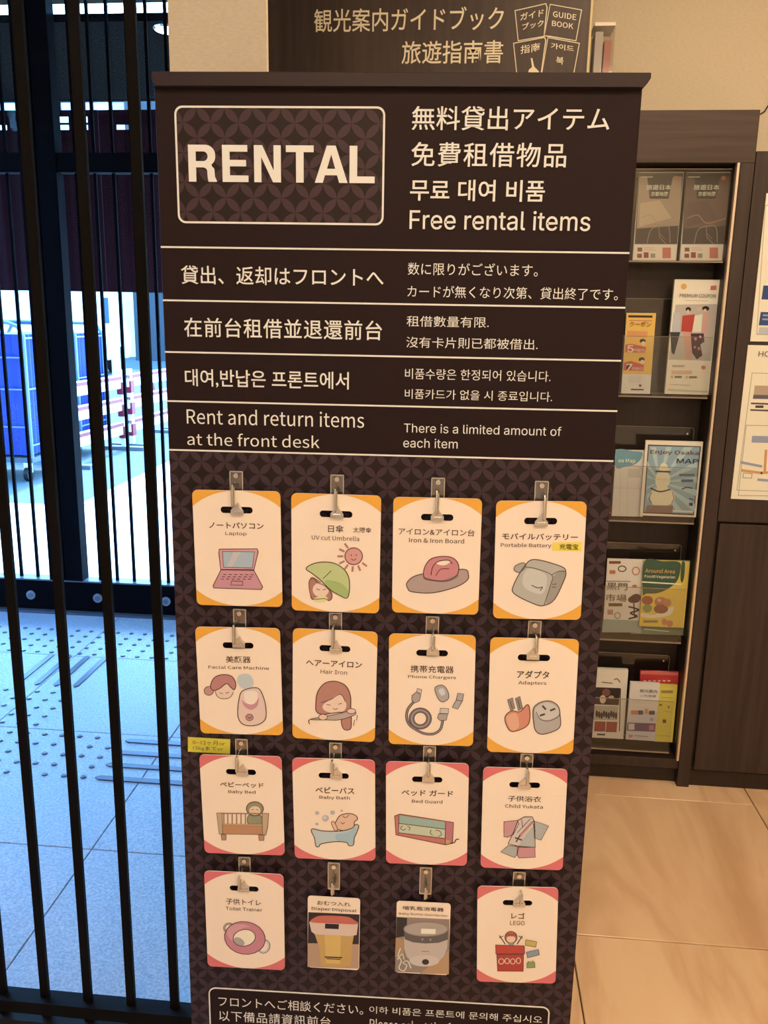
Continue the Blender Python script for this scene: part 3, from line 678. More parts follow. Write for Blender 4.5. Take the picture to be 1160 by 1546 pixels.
# 7 chargers
o, pl = card('D', (68,132),(538,143),(525,747),(58,738), ORG, 'orange cornered card with a coiled charging cable drawing')
ct(o, pl, 'D', '携帯充電器', 182, 305, 418, 350, bold=.018); ct(o, pl, 'D', 'Phone Chargers', 168, 358, 430, 386, '6a4c42', .004)
draw(o, pl, 0, 'D', [('L','6f5b5a',13,[(200,505),(168,545),(160,590),(175,630),(215,660),(260,680),(310,680),(345,655),(358,610)]), ('E','6f5b5a',235,597,48,46,0,26), ('E','9a8580',235,597,48,46,0,8), ('L','a8938c',4,[(200,505),(168,545),(160,590),(175,630),(215,660),(260,680),(310,680),(345,655),(358,610)]),
 ('p','a8958c',[(190,470),(215,450),(238,468),(230,500),(205,512),(188,498)]), ('o',K,3,[(190,470),(215,450),(238,468),(230,500),(205,512),(188,498)]), ('p','c9b6aa',[(218,432),(242,438),(240,462),(216,452)]), ('o',K,3,[(218,432),(242,438),(240,462),(216,452)]),
 ('p','a8958c',[(335,570),(385,572),(378,605),(345,608),(330,595)]), ('o',K,3,[(335,570),(385,572),(378,605),(345,608),(330,595)]), ('p','c9b6aa',[(345,540),(390,542),(388,570),(342,568)]), ('o',K,3,[(345,540),(390,542),(388,570),(342,568)]),
 ('P','a79b94',[(315,440),(325,420),(360,415),(385,445),(390,485),(360,505),(335,490)]), ('P','cfc3b8',[(335,440),(360,432),(372,460),(350,470)]), ('O',K,3,[(315,440),(325,420),(360,415),(385,445),(390,485),(360,505),(335,490)]), ('p','a79b94',[(440,458),(473,462),(465,500),(440,545),(410,535),(432,495)]), ('o',K,3,[(440,458),(473,462),(465,500),(440,545),(410,535),(432,495)]), ('l',K,3,[(432,495),(465,500)])])
# 8 adapters
o, pl = card('D', (620,148),(1100,170),(1075,790),(600,782), ORG, 'orange cornered card with a red plug and a grey adapter drawing')
ct(o, pl, 'D', 'アダプタ', 765, 333, 940, 380); ct(o, pl, 'D', 'Adapters', 772, 390, 925, 418, '6a4c42', .004)
draw(o, pl, 0, 'D', [('P','d9785c',[(700,585),(735,555),(780,560),(822,520),(835,560),(830,620),(800,650),(735,668),(705,630)]), ('P','e59a78',[(705,590),(760,570),(775,640),(735,660)]), ('O',K,4,[(700,585),(735,555),(780,560),(822,520),(835,560),(830,620),(800,650),(735,668),(705,630)]),
 ('p','8b7a72',[(712,495),(740,483),(752,540),(730,558)]), ('o',K,3,[(712,495),(740,483),(752,540),(730,558)]), ('p','8b7a72',[(755,488),(780,475),(795,540),(772,555)]), ('o',K,3,[(755,488),(780,475),(795,540),(772,555)]), ('l',K,3,[(728,500),(738,540)]), ('l',K,3,[(770,492),(780,540)]),
 ('P','ab9c90',[(852,560),(862,530),(900,505),(950,502),(990,530),(1000,580),(1000,640),(960,668),(900,682),(865,660),(855,610)]), ('P','c4b6a8',[(862,560),(880,525),(930,508),(980,530),(995,570),(950,600),(900,600)]), ('O',K,4,[(852,560),(862,530),(900,505),(950,502),(990,530),(1000,580),(1000,640),(960,668),(900,682),(865,660),(855,610)]), ('L',K,3,[(870,560),(890,598),(935,610),(985,590),(998,570)]),
 ('l',K,9,[(905,528),(920,545)]), ('l',K,9,[(948,552),(970,543)]), ('l',K,9,[(892,580),(914,572)])])
# 9 baby bed
o, pl = card('E', (83,112),(548,118),(556,675),(105,668), PNK, 'pink cornered card with a baby standing in a wooden cot')
ct(o, pl, 'E', 'ベビーベッド', 195, 262, 443, 298); ct(o, pl, 'E', 'Baby Bed', 242, 308, 397, 335, '6a4c42', .004)
draw(o, pl, 0, 'E', [('P','8a8660',[(355,455),(400,440),(435,465),(432,505),(360,505)]), ('e','8f7f58',393,415,48,40), ('e','edc2a0',393,425,32,25), ('E',K,393,415,48,40,0,4), ('l',K,3,[(375,422),(385,418)]), ('l',K,3,[(402,418),(412,422)]), ('O',K,3,[(355,455),(400,440),(435,465),(432,505),(360,505)])]
 + [('l','9a6a50',6,[(x,445),(x,500)]) for x in (218,240,265,290,315,340)] + [('p','c07848',[(210,508),(450,512),(446,560),(212,556)]), ('o',K,3,[(210,508),(450,512),(446,560),(212,556)]), ('l','9a6a50',6,[(205,440),(440,442)]), ('l','c08a60',9,[(210,503),(448,507)]),
 ('p','c49a70',[(178,438),(208,438),(212,556),(192,556)]), ('o',K,3,[(178,438),(208,438),(212,556),(192,556)]), ('p','c49a70',[(435,440),(472,440),(465,520),(455,562),(436,560)]), ('o',K,3,[(435,440),(472,440),(465,520),(455,562),(436,560)]), ('p','b88258',[(203,558),(232,560),(230,590),(207,590)]), ('o',K,3,[(203,558),(232,560),(230,590),(207,590)]), ('p','b88258',[(415,562),(447,562),(444,592),(418,592)]), ('o',K,3,[(415,562),(447,562),(444,592),(418,592)])])
# 10 baby bath
o, pl = card('E', (607,128),(1073,140),(1073,707),(615,697), PNK, 'pink cornered card with a baby in a pale blue bath tub')
ct(o, pl, 'E', 'ベビーバス', 735, 290, 955, 332); ct(o, pl, 'E', 'Baby Bath', 757, 340, 930, 368, '6a4c42', .004)
draw(o, pl, 0, 'E', [('P','e8b08e',[(845,520),(855,480),(880,450),(930,442),(965,455),(972,475),(955,490),(950,525),(900,540)]), ('O',K,4,[(845,520),(855,480),(880,450),(930,442),(965,455),(972,475),(955,490),(950,525),(900,540)]), ('P','e8b08e',[(825,495),(840,488),(860,530),(845,538)]), ('O',K,3,[(825,495),(840,488),(860,530),(845,538)]), ('L',K,3,[(890,455),(905,465),(925,450)]), ('L',K,3,[(880,490),(890,500),(900,492)]),
 ('P','b9c0bb',[(712,540),(725,528),(780,540),(880,540),(940,525),(960,505),(980,510),(970,545),(955,580),(950,618),(925,622),(910,605),(850,600),(770,612),(755,628),(738,625),(730,580)]), ('P','92b4bc',[(850,560),(920,545),(965,520),(955,575),(945,615),(900,600),(860,595)]),
 ('O',K,4,[(712,540),(725,528),(780,540),(880,540),(940,525),(960,505),(980,510),(970,545),(955,580),(950,618),(925,622),(910,605),(850,600),(770,612),(755,628),(738,625),(730,580)]), ('e','b5a8a6',745,438,12,11), ('e','b5a8a6',792,468,19,18), ('e','d8ccc4',788,464,9,8), ('e','b5a8a6',832,436,13,12), ('e','b5a8a6',744,500,9,8), ('e','b5a8a6',884,425,7,6)])
# 11 bed guard
o, pl = card('Ff', (53,150),(522,158),(502,735),(45,725), PNK, 'pink cornered card with a long green and red bed guard')
ct(o, pl, 'Ff', 'ベッド ガード', 137, 305, 428, 348); ct(o, pl, 'Ff', 'Bed Guard', 195, 362, 368, 386, '6a4c42', .004)
draw(o, pl, 0, 'Ff', [('p','c9605a',[(98,455),(128,445),(430,492),(425,610),(385,618),(105,562)]), ('p','8cab98',[(122,452),(385,490),(385,528),(120,495)]), ('p','c7c3a0',[(122,497),(383,530),(380,580),(120,548)]), ('p','c2606e',[(388,488),(430,492),(422,590),(386,596)]), ('p','c79a40',[(388,590),(412,594),(408,615),(386,612)]),
 ('o',K,4,[(98,455),(128,445),(430,492),(425,610),(385,618),(105,562)]), ('l',K,3,[(122,452),(120,555)]), ('l',K,3,[(385,490),(383,615)]), ('l',K,3,[(120,497),(384,530)]), ('l',K,3,[(120,550),(384,584)]), ('L',K,3,[(140,510),(132,525),(145,535),(160,528)]), ('L',K,3,[(170,512),(185,522),(178,535)]), ('L',K,3,[(305,535),(298,550),(312,562)]), ('L',K,3,[(330,535),(352,540),(362,560),(345,570)]), ('L',K,5,[(415,608),(435,605),(445,588),(460,586)])])
# 12 child yukata
o, pl = card('Ff', (605,182),(1078,190),(1045,760),(577,750), PNK, 'pink cornered card with a child summer kimono drawing')
ct(o, pl, 'Ff', '子供浴衣', 738, 340, 925, 378); ct(o, pl, 'Ff', 'Child Yukata', 722, 388, 935, 415, '6a4c42', .004)
draw(o, pl, 0, 'Ff', [('p','d08888',[(715,488),(790,480),(800,500),(768,560),(735,575),(715,572)]), ('p','a8a6a0',[(882,482),(968,512),(925,592),(888,580)]), ('p','aaa69c',[(740,622),(800,628),(790,672),(775,690),(697,658)]), ('p','cf7f86',[(790,632),(890,632),(892,688),(800,692),(790,672)]),
 ('p','d7bdb0',[(795,480),(830,460),(875,460),(885,490),(800,620),(738,612),(768,550)]), ('p','b0aba2',[(885,500),(890,632),(798,626),(815,590),(870,520)]), ('p','d59a90',[(868,485),(885,492),(812,580),(798,560)]),
 ('o',K,3,[(715,488),(790,480),(800,500),(768,560),(735,575),(715,572)]), ('o',K,3,[(882,482),(968,512),(925,592),(888,580)]), ('o',K,3,[(740,622),(800,628),(790,672),(775,690),(697,658)]), ('o',K,3,[(790,632),(890,632),(892,688),(800,692),(790,672)]), ('o',K,4,[(795,480),(830,460),(875,460),(888,490),(892,632),(798,626),(738,612),(768,550)]),
 ('l',K,3,[(885,480),(800,570)]), ('l',K,3,[(865,470),(790,550)]), ('l',K,3,[(815,475),(820,520)]), ('l',K,7,[(780,578),(815,590)]), ('l',K,6,[(785,600),(805,565)]), ('l',K,3,[(880,500),(892,540)])])
# 13 toilet trainer
o, pl = card('G', (75,98),(553,122),(560,697),(93,677), PNK, 'pink cornered card with a pink ring shaped toilet trainer seat')
ct(o, pl, 'G', '子供トイレ', 205, 263, 418, 310); ct(o, pl, 'G', 'Toilet Trainer', 203, 314, 425, 346, '6a4c42', .004)
draw(o, pl, 0, 'G', [('E','9a8478',225,445,30,28,0,12), ('E','d0c0b0',435,555,30,36,20,12), ('E',K,435,555,36,42,20,3), ('e','cf7080',320,503,124,98,10), ('e','dc8d93',300,480,90,60,10), ('e','cf7080',325,500,80,58,-25), ('e','f8dcc0',316,502,68,50,-10), ('e','a89a90',285,525,36,22,30), ('E',K,320,503,124,98,10,4), ('E',K,316,502,68,50,-10,4)])
# 14 diaper disposal
o, pl = card('G', (703,250),(1017,268),(1008,697),(695,683), None, 'small laminated photo card of a yellow pail with a red lid', False, 'photo_card')
ct(o, pl, 'G', 'おむつ入れ', 757, 276, 957, 313, bold=.004, y=-.001); ct(o, pl, 'G', 'Diaper Disposal', 723, 313, 993, 352, bold=.002, y=-.001)
draw(o, pl, 0, 'G', [('p','3a2b30',[(703,348),(1012,362),(1008,545),(700,535)]), ('p','b58868',[(700,535),(1009,542),(1006,690),(698,678)]), ('p','c8923c',[(738,470),(980,478),(965,560),(960,668),(900,680),(780,668),(768,560)]), ('p','dca848',[(800,480),(900,482),(895,660),(810,655)]),
 ('p','e0b8a0',[(708,405),(1003,420),(995,485),(960,492),(745,482),(722,465)]), ('P','cc4f40',[(720,408),(745,378),(800,368),(930,374),(975,392),(1000,420),(860,416)]), ('p','2c2428',[(805,416),(888,420),(886,450),(803,446)]), ('l','3a2b30',7,[(805,618),(905,622)]), ('l','3a2b30',5,[(815,628),(895,632)])])
# 15 bottle disinfector
o, pl = card('Hh', (113,262),(410,280),(405,682),(98,667), None, 'small laminated photo card of a grey bottle steriliser pot', False, 'photo_card')
ct(o, pl, 'Hh', '哺乳瓶消毒器', 145, 288, 375, 322, bold=.008, y=-.001); ct(o, pl, 'Hh', 'Baby Bottle Disinfector', 122, 324, 398, 354, bold=.0, y=-.001)
draw(o, pl, 0, 'Hh', [('p','8c7468',[(108,352),(408,366),(404,676),(100,662)]), ('p','38302e',[(110,354),(168,358),(165,460),(106,470)]), ('p','b07c50',[(104,470),(145,480),(150,560),(100,580)]), ('p','b88458',[(330,600),(404,540),(404,676),(240,672)]),
 ('p','c0a89a',[(150,470),(152,530),(165,575),(200,612),(270,630),(335,615),(375,575),(394,530),(398,480)]), ('e','cbb5a6',265,600,85,32), ('p','6a5a56',[(150,430),(155,478),(200,495),(270,502),(345,498),(398,480),(400,425)]), ('e','a99488',274,420,124,40), ('E','8b776c',274,420,124,40,0,5), ('p','f0dccb',[(248,418),(330,420),(328,448),(246,446)]), ('e','3c3230',272,606,20,16), ('e','9a8478',255,478,6,6), ('e','9a8478',300,480,6,6),
 ('L','e6d6c6',6,[(130,530),(118,570),(135,600),(122,640),(150,655),(165,625),(145,610),(170,600),(190,640)]), ('L','e6d6c6',6,[(115,590),(140,560),(150,590)]), ('l','7a6458',3,[(250,545),(290,546)])])
# 16 bricks toy
o, pl = card('Hh', (572,182),(1027,185),(1003,727),(556,720), PNK, 'pink cornered card with a child peeking from a red toy box')
ct(o, pl, 'Hh', 'レゴ', 757, 328, 832, 364); ct(o, pl, 'Hh', 'LEGO', 750, 374, 832, 400, '6a4c42', .004)
draw(o, pl, 0, 'Hh', [('e','b06a50',755,468,34,34), ('e','edc2a0',755,478,24,20), ('p','c04a3c',[(728,444),(785,444),(790,462),(722,462)]), ('E',K,755,468,34,34,0,4), ('L',K,5,[(690,458),(705,480),(722,505)]), ('L',K,5,[(818,460),(806,480),(790,505)]), ('l',K,4,[(690,470),(710,460)]), ('l',K,4,[(800,460),(820,472)]), ('p','8f8a90',[(738,500),(775,500),(768,518),(745,518)]),
 ('p','c83e34',[(668,510),(830,515),(832,560),(670,560)]), ('p','bb3830',[(675,562),(826,562),(824,658),(680,657)]), ('o',K,4,[(668,510),(830,515),(832,560),(670,560)]), ('o',K,4,[(675,562),(826,562),(824,658),(680,657)]),
 ('E','e8c0a0',700,602,15,15,0,4), ('E','e8c0a0',733,600,13,15,0,4), ('E','e8c0a0',765,602,13,15,0,4), ('E','e8c0a0',797,598,12,16,0,4), ('p','c9a23a',[(838,480),(900,492),(895,522),(836,510)]), ('o',K,3,[(838,480),(900,492),(895,522),(836,510)]), ('p','7d92a0',[(842,550),(910,535),(915,565),(848,582)]), ('o',K,3,[(842,550),(910,535),(915,565),(848,582)]), ('p','7c9646',[(845,612),(888,608),(890,636),(845,638)]), ('o',K,3,[(845,612),(888,608),(890,636),(845,638)]), ('e','7c9646',856,606,7,6), ('e','7c9646',877,604,7,6)])

# hook list: plate top centre, pin top, pin length, clip (all photograph pixels)
cA = lambda x, y: (270+x/3.625, 700+y/3.625); cB = lambda x, y: (580+x/3.515, 700+y/3.515)
HK = [((357, 711), (350.5, 732), .031, (358.5, 769)), ((509.5, 716.5), (506, 738), .033, (509, 774)), ((662, 721), (660, 741), .034, (660.5, 778)), ((818.5, 726), (823, 748), .035, (817.5, 786)),
      ((362, 919), (352.5, 943.5), .029, (361, 970)), ((507, 924.5), (502.5, 948), .030, (507.5, 977)), ((653.5, 930), (654, 958), .024, (654, 982)), ((808, 936.5), (810.5, 961), .025, (805, 988)),
      ((365, 1115), (357, 1144), .024, (366, 1163)), ((507, 1120.5), (501.5, 1149.5), .025, (508, 1168)), ((649, 1125.5), (647.5, 1151), .024, (647, 1173)), ((796, 1137), (797, 1162), .027, (792, 1183)),
      ((369.5, 1293), (361, 1325), .022, (368, 1339)), ((504.5, 1301.5), (501.5, 1333), .021, None), ((643.5, 1308.5), (642.5, 1340), .020, None), ((784.5, 1315.5), (787, 1347), .023, (784, 1361))]
for a, p, l, c in HK: hook(*a, *p, l, 0, *(c or (None, None)))
# yellow sticker on the board
P = [BP.pt(*cp_('Cc', q), -.0015) for q in ((50,735),(282,748),(280,828),(50,815))]
b = MB(); b.prism([[P[3], P[2], P[1], P[0]]], -.0016, -.0008, mat('yellow_sticker', seen('dcc03c'), .6)); st = b.build('sticker'); st.matrix_world = root.matrix_world.copy()
tag(st, 'small yellow sticker with handwritten age limit on the left edge of the board', 'sticker')
sp_ = Plane(st.matrix_world.copy())
for s, q0, q1 in (('0~12ヶ月or', (76,750), (255,783)), ('15kgまでor', (78,782), (245,815))):
    text(st, s, sp_.pt(*cp_('Cc', q0), -.0016), sp_.pt(*cp_('Cc', q1), -.0016), ink('6a5a30'), .0, -.0019)

# ================================================================== BROCHURE RACK
YR = 2.394
def X(px, py, Y=YR): return at(px, py, Y).x
def Z(px, py, Y=YR): return at(px, py, Y).z
rk = empty('brochure_rack', (.08, YR, 0)); tag(rk, 'tall dark wood brochure rack against the beige wall behind the rental board', 'rack')
def rb(name, x0, x1, y0, y1, z0, z1, mt, bev=.0015, par=None): return MB().box((x0-.08, y0, z0), (x1-.08, y1, z1), mt).build(name, par or rk, bevel=bev)
rb('header_panel', -.56, .707, 0, .215, 1.752, 1.877, WOODH)
rb('side_stile', .672, .707, 0, .215, 0, 1.752, WOODV)
rb('side_stile', -.56, -.52, 0, .215, 0, 1.752, WOODV)
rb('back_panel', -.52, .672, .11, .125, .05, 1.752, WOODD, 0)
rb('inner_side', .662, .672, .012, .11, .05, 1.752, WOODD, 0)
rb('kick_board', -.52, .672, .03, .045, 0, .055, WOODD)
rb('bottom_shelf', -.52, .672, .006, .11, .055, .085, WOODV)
rb('edge_strip', .664, .670, -.002, .012, .085, 1.752, TRIMM, 0)
# lower cabinet at the right
cb = tag(empty('wall_cabinet', (.71, YR, 0)), 'dark wood cabinet right of the brochure rack with notices pinned above its door', 'cabinet')
def cbx(name, x0, x1, y0, y1, z0, z1, mt, par=None, bev=.0015): return MB().box((x0-.71, y0, z0), (x1-.71, y1, z1), mt).build(name, par or cb, bevel=bev)
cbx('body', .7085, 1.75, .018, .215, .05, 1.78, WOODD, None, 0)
cbx('upper_panel', .7085, 1.75, 0, .018, .818, 1.78, WOODV)
dd = cbx('door', .7165, 1.22, .001, .018, .058, .811, WOODV); dd2 = cbx('door', 1.227, 1.75, .001, .018, .058, .811, WOODV)
cbx('kick_board', .7085, 1.75, .014, .1, 0, .05, WOODD)

def item(crop, corners, Y, th, colr, label, cat, name, group=None, shapes=None, edge=None):
    P = [at(*cp_(crop, q), Y) for q in corners]; P2 = [Vector((p.x, p.z)) for p in P]
    c = sum(P2, Vector((0, 0)))/4; wv = ((P2[1]-P2[0])+(P2[2]-P2[3]))/2; hv = ((P2[0]-P2[3])+(P2[1]-P2[2]))/2
    ang = (math.atan2(wv.y, wv.x) + math.atan2(-hv.x, hv.y))/2; w_, h_ = wv.length, hv.length
    M = Matrix.Translation((c.x, Y, c.y)) @ Matrix.Rotation(-ang, 4, 'Y')
    b = MB(); b.box((-w_/2, 0, -h_/2), (w_/2, th, h_/2), ink(colr)); o = b.build(name); o.matrix_world = M; tag(o, label, cat, group)
    pl = Plane(M)
    if shapes: draw(o, pl, 0, crop, shapes, 'cover_print')
    return o, pl
def it(o, pl, crop, s, x0, y0, x1, y1, col, bold=0, y=-.0016, skew=0): text(o, s, pl.pt(*cp_(crop, (x0, y0))), pl.pt(*cp_(crop, (x1, y1))), ink(col), bold, y, skew=skew)
YI = YR+.045
# shelf 1
def map_shapes(dx):
    return [('p','5a4a40',[(290+dx,495),(590+dx,495),(548+dx,975),(262+dx,975)]), ('p','a08468' if dx == 0 else '75594a',[(292+dx,520),(345+dx,520),(362+dx,670),(490+dx,670),(520+dx,520),(580+dx,520),(560+dx,850),(275+dx,870)]), ('p','4a4038',[(345+dx,510),(525+dx,510),(500+dx,590),(355+dx,590)]),
     ('p','c0a07c' if dx == 0 else '6a5048',[(300+dx,700),(430+dx,680),(510+dx,800),(290+dx,860)]), ('p','463a36',[(272+dx,872),(550+dx,855),(540+dx,975),(262+dx,975)]), ('p','3a302c',[(365+dx,610),(492+dx,610),(488+dx,668),(362+dx,668)]),
     ('e','d4604a',543+dx,530,15,15), ('l','e8d8c4',4,[(305+dx,523),(382+dx,523)]), ('L','8a7870',5,[(345+dx,970),(370+dx,880),(430+dx,855),(490+dx,860),(500+dx,965)]), ('l','8a7870',4,[(425+dx,860),(430+dx,930),(470+dx,970)]), ('L','b8846a',4,[(300+dx,800),(370+dx,780),(430+dx,835),(560+dx,800)]), ('l','a06a5a',3,[(430+dx,905),(465+dx,940)]),
     ('p','eed4bc',[(258+dx,978),(543+dx,980),(533+dx,1085),(250+dx,1080)]), ('r','8a5048',280+dx,998,312+dx,1025), ('r','a04038',322+dx,1030,355+dx,1068), ('r','8a5048',278+dx,1040,310+dx,1068), ('r','8a8a6a',368+dx,1038,400+dx,1068), ('r','cc5a50',448+dx,998,505+dx,1070), ('l','c89a80',3,[(325+dx,1000),(390+dx,1002)]), ('l','c89a80',3,[(325+dx,1014),(400+dx,1016)])]
o, pl = item('R1', ((292,490),(597,490),(537,1085),(248,1085)), YI, .006, 'd8c8b4', 'dark transport map leaflet with a pale cover, left one on the top shelf', 'leaflet', 'map_leaflet', 'leaflets in the rack', map_shapes(0))
it(o, pl, 'R1', '旅遊日本', 342, 575, 505, 610, 'e8dccc', .01); it(o, pl, 'R1', '京都地図', 372, 622, 482, 652, 'e8dccc', .02)
o, pl = item('R1', ((612,490),(915,490),(852,1087),(566,1087)), YI, .006, 'd8c8b4', 'dark brown transport map leaflet, right one on the top shelf', 'leaflet', 'map_leaflet', 'leaflets in the rack', map_shapes(318))
it(o, pl, 'R1', '旅遊日本', 660, 575, 830, 610, 'e8dccc', .01); it(o, pl, 'R1', '京都地図', 690, 622, 802, 652, 'e8dccc', .02)
# shelf 2
o, pl = item('R2', ((128,350),(343,352),(298,940),(88,938)), YI, .006, 'e2cfba', 'narrow yellow coupon leaflet with red price blocks on the second shelf', 'leaflet', 'coupon_leaflet', 'leaflets in the rack',
 [('p','ecb02e',[(128,352),(343,354),(308,800),(100,795)]), ('l','4a3020',14,[(145,375),(312,377)]), ('l','d08050',8,[(150,405),(310,408)]), ('p','e08a4a',[(135,480),(285,485),(275,530),(128,525)]), ('p','cf4038',[(120,582),(165,575),(270,600),(262,640),(115,638)]), ('p','cf4038',[(108,712),(160,700),(255,730),(250,775),(103,770)]),
  ('e','3a2a26',245,555,22,16), ('e','ecc8a0',250,572,16,15), ('e','3a2a26',238,690,22,16), ('e','ecc8a0',243,707,16,15), ('l','ecb02e',6,[(112,650),(268,652)]), ('r','d6c6b4',140,808,235,860), ('r','8a4038',218,872,236,888), ('l','4a3a34',8,[(162,908),(250,910)])])
it(o, pl, 'R2', 'クーポン', 150, 412, 305, 452, '8a5a30', .02); it(o, pl, 'R2', '5', 135, 585, 175, 638, 'f8ecdc', .03); it(o, pl, 'R2', '7', 125, 722, 165, 772, 'f8ecdc', .03); it(o, pl, 'R2', '円割引', 180, 610, 258, 636, 'f0c8b0', .02); it(o, pl, 'R2', '円割引', 170, 745, 245, 770, 'f0c8b0', .02)
o, pl = item('R2', ((478,105),(818,108),(727,948),(408,940)), YI, .012, 'eed8c2', 'white coupon leaflet with fashionable people on the second shelf', 'leaflet', 'coupon_leaflet', 'leaflets in the rack',
 [('p','b9a898',[(485,290),(790,285),(745,700),(435,690)]), ('e','e29a40',545,157,22,22), ('p','c9564e',[(742,152),(785,150),(782,183),(738,184)]), ('l','c9a080',3,[(560,258),(718,262)]),
  ('p','b8b4b0',[(470,350),(515,345),(520,490),(455,490)]), ('p','3a3a3c',[(445,490),(520,490),(475,655),(455,640)]), ('e','2c2220',578,325,20,18), ('e','e0b090',576,340,12,14), ('p','c43c34',[(535,370),(625,360),(610,490),(525,485)]), ('p','d4907c',[(540,490),(600,490),(600,690),(560,690)]),
  ('e','cfae8a',655,320,18,18), ('p','e6d8c8',[(625,370),(680,360),(672,490),(605,490)]), ('e','2c2220',705,318,26,18), ('e','e0b090',700,332,12,12), ('p','d09484',[(690,340),(730,340),(715,500),(672,500)]), ('p','503038',[(595,500),(690,500),(695,560),(665,580),(680,660),(640,690),(605,640)]), ('e','c06a80',630,540,10,12), ('e','c06a80',655,610,9,12), ('e','e0a8a8',665,525,8,10), ('e','c06a80',625,600,8,10),
  ('r','b8a090',460,730,550,745), ('e','cc5a56',688,748,17,14), ('r','e0b080',455,770,605,795), ('e','e0a050',458,816,9,9), ('e','e0a050',566,818,9,9), ('r','7a6458',478,810,530,824), ('r','7a6458',582,812,640,826), ('l','c8a890',4,[(440,870),(590,878)]), ('l','c8b8a4',10,[(432,910),(720,925)])])
it(o, pl, 'R2', 'PREMIUM COUPON', 515, 210, 775, 240, '6a5a5c', .012)
# shelf 3
o, pl = item('R3', ((140,262),(345,270),(318,712),(103,712)), YI, .008, 'decbb6', 'pale folded area map with a blue title tab on the third shelf', 'map', 'folded_map', 'leaflets in the rack',
 [('P','4f93a0',[(140,264),(250,272),(312,282),(300,330),(255,365),(200,378),(136,384)]), ('l','c8b49e',3,[(165,400),(160,700)]), ('l','c8b49e',3,[(130,520),(320,525)]), ('l','b89a80',3,[(275,370),(330,405)]), ('r','c8b8a6',220,390,300,450), ('l','c8b49e',3,[(215,380),(210,700)])])
it(o, pl, 'R3', 'ea Map', 152, 322, 265, 358, 'e8e0d0', .02)
raysb = [('p','b4c4c4',[(425,470),(425+420*math.cos(math.radians(a)),470+420*math.sin(math.radians(a))),(425+420*math.cos(math.radians(a+8)),470+420*math.sin(math.radians(a+8)))]) for a in ()]
def clipray(a0, a1):
    out = []
    for a in (a0, a1):
        q = math.radians(a); dx, dy = math.cos(q), math.sin(q); t = 1e9
        if dx > 0: t = min(t, (680-430)/dx)
        if dx < 0: t = min(t, (345-430)/dx)
        if dy > 0: t = min(t, (680-480)/dy)
        if dy < 0: t = min(t, (245-480)/dy)
        out.append((430+dx*t, 480+dy*t))
    return ('p','b2c2c0',[(430,480)]+out)
o, pl = item('R3', ((328,198),(725,212),(672,722),(305,702)), YI-.012, .008, 'ecd6be', 'blue city map with sun rays and a plain cream figure on the third shelf', 'map', 'folded_map', 'leaflets in the rack',
 [('p','4a3a38',[(352,228),(708,240),(660,705),(318,690)]), ('p','7fa2ac',[(358,236),(700,246),(655,695),(325,682)])] + [clipray(a, a+9) for a in (-80, -55, -30, -8, 12, 32, 52, 100, 125, 150, 200, 230, 255)]
 + [('P','e6d2a8',[(360,600),(370,550),(410,520),(400,480),(408,430),(450,410),(495,430),(498,480),(480,520),(520,550),(530,600),(480,640),(400,640)]), ('l','4a3630',9,[(405,408),(500,412)]), ('P','e6d2a8',[(425,400),(440,360),(455,352),(478,365),(490,402)]), ('L','5a3e34',8,[(370,522),(430,545),(500,530)]), ('L','8a5a40',4,[(375,550),(360,590),(375,620)]), ('L','8a5a40',4,[(515,550),(525,590),(510,620)]), ('p','8c6a60',[(345,635),(520,640),(515,690),(330,685)]),
    ('r','5a6a70',560,425,665,440), ('r','5a6a70',575,462,655,480), ('L','4a4a4c',6,[(580,530),(610,515),(650,522)]), ('l','3a3a3c',6,[(630,590),(655,600)]), ('r','3a3a3c',628,620,652,640), ('l','d8d0c0',10,[(520,675),(650,680)])])
it(o, pl, 'R3', 'Enjoy Osaka', 368, 262, 692, 305, '7a4a40', .012); it(o, pl, 'R3', 'MAP', 545, 322, 690, 358, '40404a', .02)
# shelf 4
o, pl = item('R4', ((160,178),(400,190),(365,640),(122,640)), YI, .006, 'e4cfba', 'pale market guide with food drawings and black characters on the fourth shelf', 'guide', 'guide_booklet', 'leaflets in the rack',
 [('r','8a4a3a',165,195,238,212), ('E','3a2c2a',247,243,24,17,0,5), ('E','c06a58',333,257,22,24,0,6), ('r','c8643c',168,252,205,275), ('l','7a6a5c',4,[(150,320),(300,322)]), ('P','5a3a34',[(285,430),(330,400),(362,412),(350,450),(300,455)]), ('L','3a2e2e',9,[(290,480),(350,500),(300,520),(340,540),(290,555)]), ('L','3a2e2e',7,[(320,460),(325,545)]), ('r','6a5a30',162,458,248,478),
  ('r','b87a6a',155,500,190,530), ('E','7a6a5a',218,535,18,18,0,4), ('e','b85a40',325,352,16,10), ('p','8f9a8c',[(128,558),(372,568),(366,642),(120,640)])])
it(o, pl, 'R4', '黒門', 152, 328, 278, 378, '5a4a44', .0); it(o, pl, 'R4', '市場', 145, 398, 272, 450, '5a4a44', .0)
o, pl = item('R4', ((385,190),(672,200),(632,612),(355,602)), YI-.010, .008, 'e6b818', 'yellow and green food guide with a plate of food on the fourth shelf', 'guide', 'guide_booklet', 'leaflets in the rack',
 [('P','3f5a42',[(388,194),(500,196),(605,202),(610,260),(590,320),(540,365),(470,395),(400,398),(376,396)]), ('P','3f5a42',[(620,205),(640,206),(636,290),(622,330),(612,300)]), ('P','e8d6b8',[(372,520),(450,530),(560,480),(568,500),(540,535),(450,550),(375,545)]), ('e','a8563a',405,440,35,28), ('e','b8643e',490,450,40,30), ('e','94503a',490,495,45,28), ('e','c07848',530,455,25,25), ('e','7a8a3e',405,490,30,26), ('e','d8a878',480,440,14,10),
  ('l','f0e4d0',7,[(370,325),(615,340)]), ('r','8a7a28',380,565,470,580), ('e','c07850',512,575,18,20), ('e','c86a58',545,585,20,20)])
